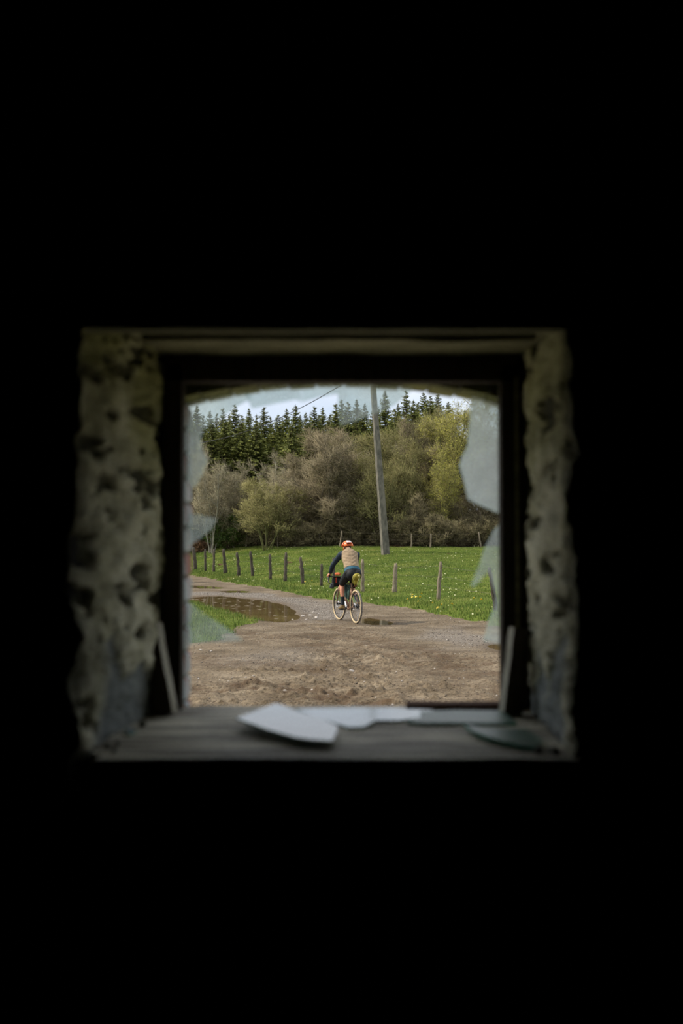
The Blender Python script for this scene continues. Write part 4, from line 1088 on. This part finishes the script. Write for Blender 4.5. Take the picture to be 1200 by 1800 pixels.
# ================================================================== fences
postm = M('grey_split_wood', S(92, 84, 72), S(56, 50, 42), 7, .95, .5, .02, stretch=(6, 6, 1), var=.15)
postpale = M('pale_split_wood', S(150, 138, 118), S(104, 92, 76), 7, .95, .5, .02, stretch=(6, 6, 1), var=.1)
wirem = M('rusty_wire', S(96, 88, 76), rough=.6)
FEN = empty('pasture_fence', hit(693, 1042)); tag(FEN, 'wire fence on crooked wooden posts along the near edge of the pasture', 'fence')
def fchild(root, mb_, name, mat, smooth=True):
    o = mb_.build(name, mat, root, smooth); o.matrix_parent_inverse = Matrix.Translation(-Vector(root.location)); return o
def fpost(root, bx, by, tx, ty, wpx, mat=postm, wig=.02, d=None):
    p = hit(bx, by) if d is None else at(bx, by, d)
    p.z = float(gz(p.x, p.y)); tp = at(tx, ty, p.y); r0 = wpx / FPX * p.y / 2; n = 9; pts = []; rad = []
    for i in range(n):
        s_ = i / (n - 1); q = p.lerp(tp, s_) + Vector((rnd.uniform(-wig, wig), rnd.uniform(-wig, wig), 0)) * (0 < i < n - 1) * 1.0
        if i == 0: q = q - Vector((0, 0, .15))
        pts.append(q); rad.append(r0 * (1.08 - .2 * s_) * rnd.uniform(.88, 1.1))
    rad[-1] *= .72
    fchild(root, MB().tube(pts, rad, 7), 'post', mat); return p, tp
PN = [(344, 1001, 340, 962, 6.5), (361, 1004, 360.5, 965, 4.5), (375.5, 1005, 376, 965, 4.5), (396, 1009, 393, 965, 6.5), (420, 1013, 416.5, 971, 5.5), (444, 1014, 440, 969, 5.5),
      (475.5, 1019, 474, 974, 5.5), (501, 1022, 502.5, 971, 6), (533, 1027, 528, 979, 6.5), (564.5, 1030, 565, 991, 5.5), (586.5, 1033, 585.5, 980, 6),
      (637, 1040, 637, 983, 6.5), (693, 1042, 695, 990, 8), (770, 1056, 774, 987, 7), (871, 1072, 859.5, 997, 8), (1012, 1096, 1016, 1006, 9), (1180, 1124, 1184, 1018, 10)]
ends = []
for i, a in enumerate(PN):
    ends.append(fpost(FEN, *a, mat=postpale if i in (11, 12, 13) else postm, wig=.022 if i in (4, 8) else .013))
for hfrac in (.38, .62, .88):
    pts = []
    for i, (p, tp) in enumerate(ends):
        pts.append(p.lerp(tp, hfrac) + Vector((0, -.04, 0)))
        if i < len(ends) - 1:
            q = ends[i + 1][0].lerp(ends[i + 1][1], hfrac); m_ = pts[-1].lerp(q, .5); pts.append(m_ - Vector((0, 0, .02)))
    fchild(FEN, MB().tube(pts, .0028, 4), 'wire', wirem)
FF = empty('forest_fence', at(598, 962, 55.5)); tag(FF, 'sparse wire fence on thin pale posts along the forest edge', 'fence')
ends = []
for bx, ty, tx, d, wp in [(374, 934, 377, 62.3, 2.6), (432, 940, 434, 61.2, 2.6), (467, 933, 466.5, 60.0, 2.4), (488, 936, 488, 59.6, 2.6), (519, 940, 518, 58.6, 2.2), (563, 936, 560, 57.4, 2.2), (597, 933, 601, 56.6, 2.8), (723, 938, 723, 54.9, 2.4), (756, 938, 757.5, 54.7, 3), (845, 935, 841, 54.4, 2.8)]:
    ends.append(fpost(FF, bx, 962, tx, ty, wp, postpale if wp > 2.3 else postm, .01, d))
for hfrac in (.5, .92):
    fchild(FF, MB().tube([p.lerp(tp, hfrac) + Vector((0, -.03, 0)) for p, tp in ends], .004, 4), 'wire', wirem)
# ================================================================== bicycle
BX, BY = .30, 20.5
BRZ = math.atan2(1.0, -.35)
copper = M('copper_tan_frame', S(150, 116, 92), S(120, 90, 70), 6, .4, metal=.3)
blackm = M('black_component', S(26, 26, 28), S(18, 18, 20), 9, .5)
rimm = M('dark_rim', S(40, 38, 36), S(60, 56, 52), 9, .5)
tread = M('dusty_tread', S(130, 122, 112), S(72, 68, 64), 18, .9)
wallm = M('cream_sidewall', S(206, 186, 150), S(184, 162, 126), 12, .8)
silver = M('bright_steel', S(200, 200, 204), rough=.3, metal=.9)
BIKE = empty('bicycle', (BX, BY, float(gz(np.array(BX), np.array(BY))) + .0), BRZ)
tag(BIKE, 'tan framed gravel bicycle with cream-walled tyres ridden along the track', 'bicycle')
def V3(*a): return Vector(a)
def wheel(name, ax, steer=0.0):
    c_ = V3(ax, 0, .35)
    w_ = empty(name, c_, steer, BIKE)
    def ring(r, n=48): return [V3(math.cos(2 * PI * i / n) * r, 0, math.sin(2 * PI * i / n) * r) for i in range(n)]
    ty = MB(); 
    ty.tube(ring(.3265), .0225, 12, side=(0, 1, 0), closed=True, ry=.0235)
    me = ty.mesh('tyre', tread, True); me.materials.append(wallm)
    for p_ in me.polygons:
        q = p_.center; rr = math.hypot(q.x, q.z)
        if rr < .333: p_.material_index = 1
    link('tyre', me, w_)
    MB().tube(ring(.300), .011, 8, side=(0, 1, 0), closed=True, ry=.014).build('rim', rimm, w_, True)
    MB().tube([(0, -.055, 0), (0, -.03, 0), (0, -.028, 0), (0, .028, 0), (0, .03, 0), (0, .055, 0)], [.012, .022, .014, .014, .022, .012], 12).build('hub', blackm, w_, True)
    sp = MB()
    for i in range(28):
        a_ = 2 * PI * i / 28; y_ = .028 * (1 if i % 2 else -1); o_ = a_ + (.35 if (i // 2) % 2 else -.35)
        sp.tube([(math.cos(o_) * .02, y_, math.sin(o_) * .02), (math.cos(a_) * .295, 0, math.sin(a_) * .295)], .0016, 4)
    tag(sp.build('spokes', silver, w_), kind='stuff')
    MB().tube(ring(.07, 28), .004, 4, side=(0, 1, 0), closed=True, ry=.012).build('brake_disc', silver, w_, True).location = (0, .042, 0)
    return w_
RW = wheel('rear_wheel', 0.0); FW = wheel('front_wheel', 1.05, .06)
cs = MB()
for i in range(6): cs.tube([(0, -.030 - i * .0035, 0), (0, -.0325 - i * .0035, 0)], .062 - .0065 * i, 18)
cs.build('cassette', blackm, RW)
bb = V3(.43, 0, .28); st = V3(.262, 0, .82); hb = V3(.932, 0, .735); ht = V3(.885, 0, .878)
fm = MB()
fm.tube([bb, st], [.018, .016], 10); fm.tube([st + V3(.01, 0, -.03), ht + V3(.008, 0, -.03)], [.014, .017], 10); fm.tube([bb, hb + V3(-.008, 0, .02)], [.024, .022], 10); fm.tube([hb, ht], .024, 12)
fm.tube([bb + V3(0, -.035, 0), bb + V3(0, .035, 0)], .024, 12)
for s_ in (-1, 1):
    fm.tube([bb + V3(-.02, s_ * .022, 0), V3(.30, s_ * .038, .30), V3(0, s_ * .068, .35)], [.012, .011, .009], 8)
    fm.tube([st + V3(.015, s_ * .012, -.08), V3(.20, s_ * .034, .66), V3(0, s_ * .068, .35)], [.010, .009, .008], 8)
fm.build('frame', copper, BIKE, True)
fk = MB(); fk.tube([hb + V3(0, -.055, -.01), hb + V3(0, .055, -.01)], .018, 8)
for s_ in (-1, 1): fk.tube([hb + V3(0, s_ * .05, -.01), V3(.985, s_ * .055, .55), V3(1.05, s_ * .055, .35)], [.016, .014, .009], 8)
fk.build('fork', copper, BIKE, True)
MB().tube([st, V3(.216, 0, .965)], .0135, 10).build('seatpost', blackm, BIKE, True)
sd = MB(); sd.tube([(.09, 0, .985), (.13, 0, .99), (.19, 0, .988), (.27, 0, .985), (.345, 0, .98), (.365, 0, .975)], [.045, .07, .062, .032, .02, .010], 14, side=(0, 1, 0), ry=[.012, .020, .020, .018, .016, .01])
sd.build('saddle', blackm, BIKE, True)
MB().tube([V3(.882, 0, .895), V3(.965, 0, .925)], .017, 10).build('stem', blackm, BIKE, True)
for_bar = []
bar = MB(); prof = [(.965, .0, .93), (.968, .10, .932), (.975, .19, .935), (1.0, .215, .94), (1.05, .222, .94), (1.075, .23, .90), (1.06, .242, .84), (1.0, .252, .805), (.94, .256, .80)]
bar.tube([V3(x, -y, z) for x, y, z in prof[::-1]] + [V3(*p) for p in prof[1:]], .0145, 8); bar.build('handlebar', blackm, BIKE, True)
for s_ in (-1, 1):
    MB().tube([V3(1.03, s_ * .22, .945), V3(1.09, s_ * .225, .962), V3(1.115, s_ * .227, 1.0)], [.016, .019, .012], 8).build('brake_hood', blackm, BIKE, True)
    MB().tube([V3(1.105, s_ * .228, .965), V3(1.125, s_ * .232, .90), V3(1.105, s_ * .236, .84)], [.007, .006, .005], 6).build('brake_lever', silver, BIKE, True)
# cranks level: left foot forward
CRA = math.radians(-8)
crk = empty('crankset', bb, 0, BIKE)
cv = V3(math.cos(CRA), 0, math.sin(CRA)) * .17
MB().tube([V3(0, .05, 0), cv + V3(0, .062, 0)], [.014, .010], 8).build('crank_arm', blackm, crk, True)
MB().tube([V3(0, -.05, 0), -cv + V3(0, -.062, 0)], [.014, .010], 8).build('crank_arm', blackm, crk, True)
MB().tube([V3(0, -.040, 0), V3(0, -.045, 0)], .085, 26).build('chainring', blackm, crk)
LP = bb + cv + V3(0, .115, 0); RP = bb - cv + V3(0, -.115, 0)
for p_ in (LP, RP): MB().box(p_ - bb, (.075, .07, .018)).build('pedal', blackm, crk)
chn = MB(); A_ = [V3(.43 + .085 * math.cos(a_), -.043, .28 + .085 * math.sin(a_)) for a_ in np.linspace(PI / 2, -PI / 2, 10)] + [V3(.02, -.043, .27), V3(-.03, -.043, .30)] + [V3(.05 * math.cos(a_), -.043, .35 + .05 * math.sin(a_)) for a_ in np.linspace(PI * 1.2, PI / 2, 6)]
chn.tube(A_, .004, 5, side=(0, 1, 0), closed=True); chn.build('chain', rimm, BIKE)
fen = MB(); vs_ = []; fs_ = []
for i in range(7):
    q = V3(.20 - .30 * i / 6, 0, .742 + .022 * math.sin(i / 6 * PI) + .035 * i / 6)
    for y_, dz_ in ((-.045, -.02), (0, .006), (.045, -.02)): vs_.append(q + V3(0, y_ * (.55 + .45 * min(i, 4) / 4), dz_))
    for y_, dz_ in ((.045, -.024), (0, .002), (-.045, -.024)): vs_.append(q + V3(0, y_ * (.55 + .45 * min(i, 4) / 4), dz_))
for i in range(6):
    for k in range(6): fs_.append((i * 6 + k, i * 6 + (k + 1) % 6, i * 6 + 6 + (k + 1) % 6, i * 6 + 6 + k))
fs_ += [tuple(range(6)), tuple(36 + k for k in range(5, -1, -1))]
fen.add(vs_, fs_).build('mudguard', M('dark_red_mudguard', S(58, 24, 18), S(42, 18, 14), 8, .8, spec=.1), BIKE, True)
# bags and bottle strapped to the bicycle
def onbike(name, label, cat):
    o = empty(name, BIKE.location, BRZ); return tag(o, label, cat)
yelm = M('mustard_bag_cloth', S(150, 138, 48), S(112, 102, 32), 14, .75, .4, .01)
straps = M('pale_strap', S(206, 196, 130), rough=.7)
SB = onbike('saddle_bag', 'mustard yellow saddle bag rolled shut under the rider', 'bag')
m_ = MB(); m_.tube([(-.10, -.005, .985), (-.07, -.005, .98), (.02, 0, .935), (.10, 0, .885), (.17, 0, .845)], [.055, .068, .072, .060, .035], 14, side=(0, 1, 0), ry=[.052, .066, .075, .065, .04]); m_.tube([(.02, 0, .90), (.03, 0, .82), (.06, 0, .77)], [.055, .045, .02], 10, side=(0, 1, 0)); m_.sphere((-.095, -.005, .983), (.022, .05, .05), 12, 8)
fuse(m_.build('bag_body', yelm, SB), .008, 3)
MB().tube([V3(-.006 - .066 * 0, math.cos(a_) * .074, .948 + math.sin(a_) * .077) for a_ in np.linspace(0, 2 * PI, 24, endpoint=False)], .006, 6, closed=True, side=(1, 0, 0), ry=.004).build('strap', straps, SB, True)
MB().tube([V3(-.122, -.03, .95), V3(-.122, -.005, .90), V3(-.05, .0, .80)], .006, 6).build('strap', straps, SB, True)
MB().sphere((-.125, -.015, .985), (.012, .022, .022), 10, 6).build('buckle', straps, SB, True)
bagblack = M('black_bag_cloth', S(30, 32, 34), S(20, 21, 23), 14, .75, .3, .01); bagred = M('orange_red_trim', S(206, 84, 50), S(180, 60, 40), 14, .7)
HB = onbike('handlebar_bag', 'black handlebar bag with orange trim hanging at the front of the bicycle', 'bag')
m_ = MB(); m_.tube([(1.06, -.15, .82), (1.06, -.14, .82), (1.06, .14, .82), (1.06, .15, .82)], [.07, .085, .085, .07], 14, side=(1, 0, 0), ry=[.09, .105, .105, .09]); fuse(m_.build('bag_body', bagblack, HB), .010, 3)
MB().tube([(1.035, -.13, .925), (1.035, .13, .925)], [.02, .02], 8, side=(1, 0, 0), ry=[.014, .014]).build('bag_flap', bagred, HB, True)
MB().box((.972, .10, .855), (.006, .02, .11)).build('strap', bagred, HB); MB().box((.972, -.10, .855), (.006, .02, .11)).build('strap', bagred, HB)
MB().tube([(1.075, .165, .70), (1.06, .17, .70), (1.03, .165, .78)], [.025, .05, .045], 10, side=(1, 0, 0)).build('side_pocket', M('grey_pocket', S(86, 92, 92), S(56, 60, 62), 10, .8), HB, True)
TB = onbike('top_tube_bag', 'small orange pouch on the handlebar by the left hand', 'bag')
m_ = MB(); m_.tube([(.93, .02, .985), (.98, .06, .99), (1.03, .10, .985)], [.03, .036, .03], 10); fuse(m_.build('pouch', M('orange_pouch', S(224, 120, 70), S(190, 96, 56), 10, .75), TB), .008, 2)
FB = onbike('frame_bag', 'dark green bag filling the bicycle frame triangle', 'bag')
poly = [(.30, .77), (.86, .80), (.885, .755), (.62, .51), (.40, .47)]
o = MB().prism(poly, lambda p: V3(p[0], .028, p[1]), lambda p: V3(p[0], -.028, p[1])).build('bag_body', M('dark_green_cloth', S(52, 78, 70), S(34, 54, 48), 10, .8, .3, .01), FB); fuse(o, .009, 3)
MB().tube([(.36, .031, .735), (.80, .031, .765)], .005, 6).build('zip', blackm, FB)
WB = onbike('water_bottle', 'white water bottle caged low on the bicycle frame', 'bottle')
ax_ = (hb - bb).normalized(); b0 = bb + ax_ * .10 + V3(.03, 0, -.045)
MB().tube([b0, b0 + ax_ * .01, b0 + ax_ * .15, b0 + ax_ * .165], [.030, .036, .036, .024], 14).build('flask', M('white_plastic', S(216, 218, 222), rough=.4), WB, True)
MB().tube([b0 + ax_ * .165, b0 + ax_ * .19], [.02, .012], 10).build('cap', blackm, WB, True)

# ================================================================== the rider
RID = empty('person', BIKE.location, BRZ)
tag(RID, 'cyclist in orange helmet, tan vest and black shorts riding away', 'person')
skin = M('skin', S(214, 152, 122), S(196, 132, 104), 7, .55); hair = M('brown_hair', S(70, 50, 36), S(46, 34, 26), 20, .8)
vestm = M('tan_vest_cloth', S(160, 138, 110), S(134, 114, 90), 9, .85, .5, .03)
jer = M('dark_blue_jersey', S(40, 52, 66), S(26, 34, 46), 8, .8, .3, .01); hem = M('teal_blue_hem', S(50, 92, 108), S(34, 72, 88), 8, .75)
shm = M('black_shorts', S(22, 24, 26), S(14, 15, 17), 8, .7); sockm = M('black_sock', S(40, 46, 50), S(26, 30, 34), 20, .9)
shoem = M('olive_shoe', S(150, 124, 78), S(96, 78, 50), 12, .7); orange = M('orange_helmet_shell', S(244, 120, 44), S(232, 100, 34), 4, .35, spec=.5)
whitem = M('white_helmet_panel', S(226, 222, 220), S(190, 190, 192), 30, .4); padm = M('black_pad', S(24, 22, 24), rough=.9)
TOR = [((.15, 0, .955), .135, .10), ((.19, 0, 1.03), .172, .125), ((.255, -.003, 1.12), .158, .114), ((.335, -.01, 1.22), .142, .106), ((.425, -.02, 1.33), .158, .118), ((.497, -.027, 1.42), .172, .112), ((.54, -.03, 1.47), .125, .085), ((.565, -.033, 1.497), .066, .066), ((.61, -.042, 1.525), .055, .060), ((.65, -.05, 1.55), .052, .058)]
def torso(mb_, i0, i1, k=1.0, add=0.0, t0=0.0):
    L = TOR[i0:i1 + 1]; P = [V3(*a[0]) for a in L]
    if t0: P[0] = P[0].lerp(P[1], t0)
    mb_.tube(P, [a[1] * k + add for a in L], 20, side=(0, 1, 0), ry=[a[2] * k + add for a in L])
HC = V3(.71, -.058, 1.562)
Rh = Matrix.Rotation(.22, 3, 'Y')
LSH = V3(.515, .150, 1.415); LEL = V3(.765, .245, 1.19); LWR = V3(.985, .228, 1.005)
RSH = V3(.515, -.205, 1.410); REL = V3(.765, -.275, 1.18); RWR = V3(.985, -.228, 1.005)
LHIP = V3(.225, .095, 1.0); LKN = V3(.605, .105, .795); LAN = LP + V3(-.085, -.005, .125)
RHIP = V3(.225, -.095, 1.0); RAN = RP + V3(-.075, .005, .15); 
dd = RAN - RHIP; L_ = dd.length; up_ = V3(dd.z * -1, 0, dd.x).normalized(); 
hh = math.sqrt(max(.455 ** 2 - (L_ / 2) ** 2, .01)); RKN = RHIP + dd * .5 + (up_ if up_.x > 0 else -up_) * hh
def leg(mb_, hip, kn, an, k=1.0, add=0.0, a=0.0, b_=1.0):
    pts = [hip, hip.lerp(kn, .35), hip.lerp(kn, .8), kn, kn.lerp(an, .28), kn.lerp(an, .6), kn.lerp(an, .88), an]
    rad = [.090, .086, .064, .058, .056, .046, .036, .036]
    # calf bulges backwards
    back = (an - kn).cross(V3(0, 1, 0)).normalized(); back = back if back.x < 0 else -back
    pts[4] = pts[4] + back * .018; pts[5] = pts[5] + back * .012
    n = len(pts); i0 = int(a * (n - 1) + .5); i1 = int(b_ * (n - 1) + .5)
    mb_.tube(pts[i0:i1 + 1], [r * k + add for r in rad[i0:i1 + 1]], 14)
def arm(mb_, sh, el, wr, k=1.0, add=0.0, cut=False):
    pts = [sh.lerp(V3(.50, -.027, 1.42), .28), sh, sh.lerp(el, .5), el, el.lerp(wr, .3), el.lerp(wr, .92 if cut else 1)]
    mb_.tube(pts, [r * k + add for r in (.070, .062, .050, .044, .045, .031)], 14)
def hand(mb_, wr, s_):
    palm = V3(1.035, s_ * .224, .985)
    mb_.tube([wr, palm.lerp(wr, .4), palm, palm + V3(.035, s_ * .002, .0)], [.028, .034, .040, .034], 12, side=(0, 1, 0), ry=[.022, .022, .022, .018])
    for i in range(4):                                   # fingers wrap the hood from the outside
        b0_ = palm + V3(.04 - .024 * i, s_ * .020, -.004); l_ = (.9, 1.0, .95, .75)[i]
        mb_.tube([b0_, b0_ + V3(.010, s_ * .020, -.018), b0_ + V3(.014, s_ * .020 * l_, -.044 * l_), b0_ + V3(.012, s_ * .004, -.058 * l_)], [.0095, .0095, .0085, .007], 8)
    t0_ = palm + V3(-.01, -s_ * .028, -.002)              # thumb leaves the inner side of the palm
    mb_.tube([t0_, t0_ + V3(.024, -s_ * .014, -.016), t0_ + V3(.046, -s_ * .006, -.030)], [.011, .010, .008], 8)
bd = MB()
torso(bd, 0, 9, .90)
bd.sphere(HC, (.098, .076, .108), 20, 14, Rh); bd.tube([HC + V3(.04, 0, -.03), HC + V3(.065, 0, -.085)], [.06, .042], 12)
bd.tube([HC + V3(.088, 0, .015), HC + V3(.108, 0, -.025), HC + V3(.094, 0, -.034)], [.009, .014, .008], 8)       # nose
for s_ in (-1, 1):
    bd.sphere(HC + V3(-.002, s_ * .078, -.018), (.020, .007, .030), 10, 8)                                             # ears
    bd.sphere(HC + V3(.082, s_ * .032, .012), (.014, .018, .008), 8, 6)                                                # brow
bd.tube([HC + V3(.088, -.022, -.060), HC + V3(.097, 0, -.062), HC + V3(.088, .022, -.060)], [.006, .009, .006], 8)    # mouth
arm(bd, LSH, LEL, LWR); arm(bd, RSH, REL, RWR); hand(bd, LWR, 1); hand(bd, RWR, -1)
leg(bd, LHIP, LKN, LAN); leg(bd, RHIP, RKN, RAN)
for an, s_ in ((LAN, 1), (RAN, -1)):
    bd.tube([an, an + V3(.0, 0, -.05), an + V3(.05, 0, -.085), an + V3(.15, 0, -.095)], [.036, .040, .036, .026], 10, side=(0, 1, 0))
body = fuse(bd.build('body', skin, RID), .0065, 3, .5)
EYE = M('eye_white', S(230, 226, 220), rough=.2); IR = M('iris', S(60, 44, 34), rough=.2)
for s_ in (-1, 1):
    q = HC + V3(.083, s_ * .031, -.004); eo = MB().sphere(q, .0115, 10, 7).build('eye', EYE, RID, True); MB().sphere(q + V3(.009, 0, 0), (.004, .006, .006), 8, 6).build('iris', IR, eo, True)
m_ = MB(); m_.sphere(HC + V3(-.012, 0, .005), (.100, .082, .108), 18, 12, Rh); m_.tube([HC + V3(-.085, 0, -.02), HC + V3(-.082, 0, -.075)], [.05, .044], 10, side=(0, 1, 0), ry=[.02, .018]); fuse(m_.build('hair', hair, RID), .010, 2)
m_ = MB(); torso(m_, 1, 6, 1.0, .004, .15); arm(m_, LSH, LEL, LWR, 1, .008, True); arm(m_, RSH, REL, RWR, 1, .008, True); fuse(m_.build('jersey', jer, RID), .009, 3)
m_ = MB(); torso(m_, 1, 3, 1.0, .011, .25); fuse(m_.build('jersey_hem', hem, RID), .009, 3)
m_ = MB(); torso(m_, 2, 7, 1.0, .018, -.1); 
for s_, sh in ((1, LSH), (-1, RSH)): m_.tube([V3(.50, -.027, 1.42), sh.lerp(V3(.50, -.027, 1.42), .22)], [.10, .082], 14)
o = m_.build('vest', vestm, RID); fuse(o, .009, 2)
for v_ in o.data.vertices:                                                # gathered folds across the back
    c_ = v_.co; v_.co = c_ + V3(-.66, 0, .6) * (.007 * math.sin((c_.z - .35 * abs(c_.y)) * 95 + 9 * c_.y) * (.4 + float(fbm(np.array(c_.y * 14), np.array(c_.z * 9), 3, 2))))
m_ = MB(); m_.tube([V3(.545, -.03, 1.492), V3(.575, -.036, 1.518)], [.071, .066], 16, side=(0, 1, 0)); fuse(m_.build('vest_collar', vestm, o), .008, 2)
m_ = MB(); torso(m_, 0, 2, 1.0, .010)
leg(m_, LHIP, LKN, LAN, 1, .010, 0, .36); leg(m_, RHIP, RKN, RAN, 1, .010, 0, .36); m_.sphere((.12, .065, 1.0), (.10, .10, .11)); m_.sphere((.12, -.065, 1.0), (.10, .10, .11)); fuse(m_.build('shorts', shm, RID), .009, 3)
for kn, an in ((LKN, LAN), (RKN, RAN)):
    a_ = kn.lerp(an, .64); back = (an - kn).cross(V3(0, 1, 0)).normalized(); back = back if back.x < 0 else -back
    fuse(MB().tube([a_ + back * .010, kn.lerp(an, .85), an, an + V3(.005, 0, -.04)], [.0485, .042, .043, .046], 14).build('sock', sockm, RID), .008, 2)
    m_ = MB(); m_.tube([an + V3(-.035, 0, -.055), an + V3(.0, 0, -.060), an + V3(.08, 0, -.085), an + V3(.165, 0, -.098), an + V3(.195, 0, -.100)], [.034, .046, .046, .044, .026], 14, side=(0, 1, 0), ry=[.045, .048, .036, .026, .016]); m_.tube([an + V3(0, 0, -.02), an + V3(0, 0, -.06)], [.046, .046], 12)
    so_ = fuse(m_.build('shoe', shoem, RID), .008, 2)
    MB().tube([an + V3(-.04, 0, -.105), an + V3(.06, 0, -.118), an + V3(.19, 0, -.118)], [.034, .044, .032], 12, side=(0, 1, 0), ry=[.008, .008, .008]).build('sole', padm, so_, True)
# helmet: a slotted shell
HEL = empty('helmet', (0, 0, 0), 0, RID)
nu, nv_ = 40, 16; cH = HC + V3(-.008, 0, .018); rH = V3(.140, .106, .112); vs_ = []; fs_ = []
for j in range(nv_ + 1):
    th = 1.80 * j / nv_
    for i in range(nu):
        ph = 2 * PI * i / nu
        p_ = V3(rH.x * math.sin(th) * math.cos(ph), rH.y * math.sin(th) * math.sin(ph), rH.z * math.cos(th))
        if p_.x < 0: p_.x *= 1 + .05 * math.sin(th)
        vs_.append(cH + Rh @ p_)
for j in range(nv_):
    for i in range(nu):
        k = (i + 1) % nu; ph = (i + .5) * 360 / nu; front = math.cos(math.radians(ph))
        lim = 13 if front > .5 else (12 if abs(front) < .5 else 15)
        if j >= lim: continue
        lateral = i % 5 in (1, 2)
        if lateral and (3 <= j <= 6 or 8 <= j <= 10) and not (front < -.86): continue
        if front < -.9 and j in (11, 12): continue
        fs_.append((j * nu + i, (j + 1) * nu + i, (j + 1) * nu + k, j * nu + k))
me = bpy.data.meshes.new('shell'); me.from_pydata([tuple(v_) for v_ in vs_], [], fs_); me.materials.append(orange)
bm_ = bmesh.new(); bm_.from_mesh(me); bmesh.ops.remove_doubles(bm_, verts=bm_.verts, dist=.0005); bmesh.ops.delete(bm_, geom=[v_ for v_ in bm_.verts if not v_.link_faces], context='VERTS'); bmesh.ops.recalc_face_normals(bm_, faces=bm_.faces); bm_.to_mesh(me); bm_.free()
o = link('shell', me, HEL); bake(o, [('SOLIDIFY', dict(thickness=.016, offset=1.0)), ('SUBSURF', dict(levels=1))])
m_ = MB(); vs_ = []; fs_ = []
for j in range(7):
    th = .55 + .52 * j / 6
    for i in range(13):
        ph = PI + (-.62 + 1.24 * i / 12) * (1 - .15 * j / 6)
        for q_ in (1.10, 1.175): vs_.append(cH + Rh @ V3(rH.x * 1.04 * math.sin(th) * math.cos(ph) * q_, rH.y * math.sin(th) * math.sin(ph) * q_, rH.z * math.cos(th) * q_))
def vi(j, i, s_): return (j * 13 + i) * 2 + s_
for j in range(6):
    for i in range(12):
        if j in (1, 2, 3) and i in (2, 5, 6, 9) : continue
        fs_.append((vi(j, i, 1), vi(j + 1, i, 1), vi(j + 1, i + 1, 1), vi(j, i + 1, 1))); fs_.append((vi(j, i, 0), vi(j, i + 1, 0), vi(j + 1, i + 1, 0), vi(j + 1, i, 0)))
m_.add(vs_, fs_).build('rear_panel', whitem, HEL, True)
MB().tube([HC + V3(-.112, -.035, -.052), HC + V3(-.122, 0, -.052), HC + V3(-.112, .035, -.052)], .010, 8).build('fit_dial', whitem, HEL, True)
for s_ in (-1, 1): MB().tube([HC + V3(-.02, s_ * .090, -.01), HC + V3(.02, s_ * .082, -.07), HC + V3(.055, s_ * .02, -.128)], .006, 6).build('chin_strap', orange, HEL, True)
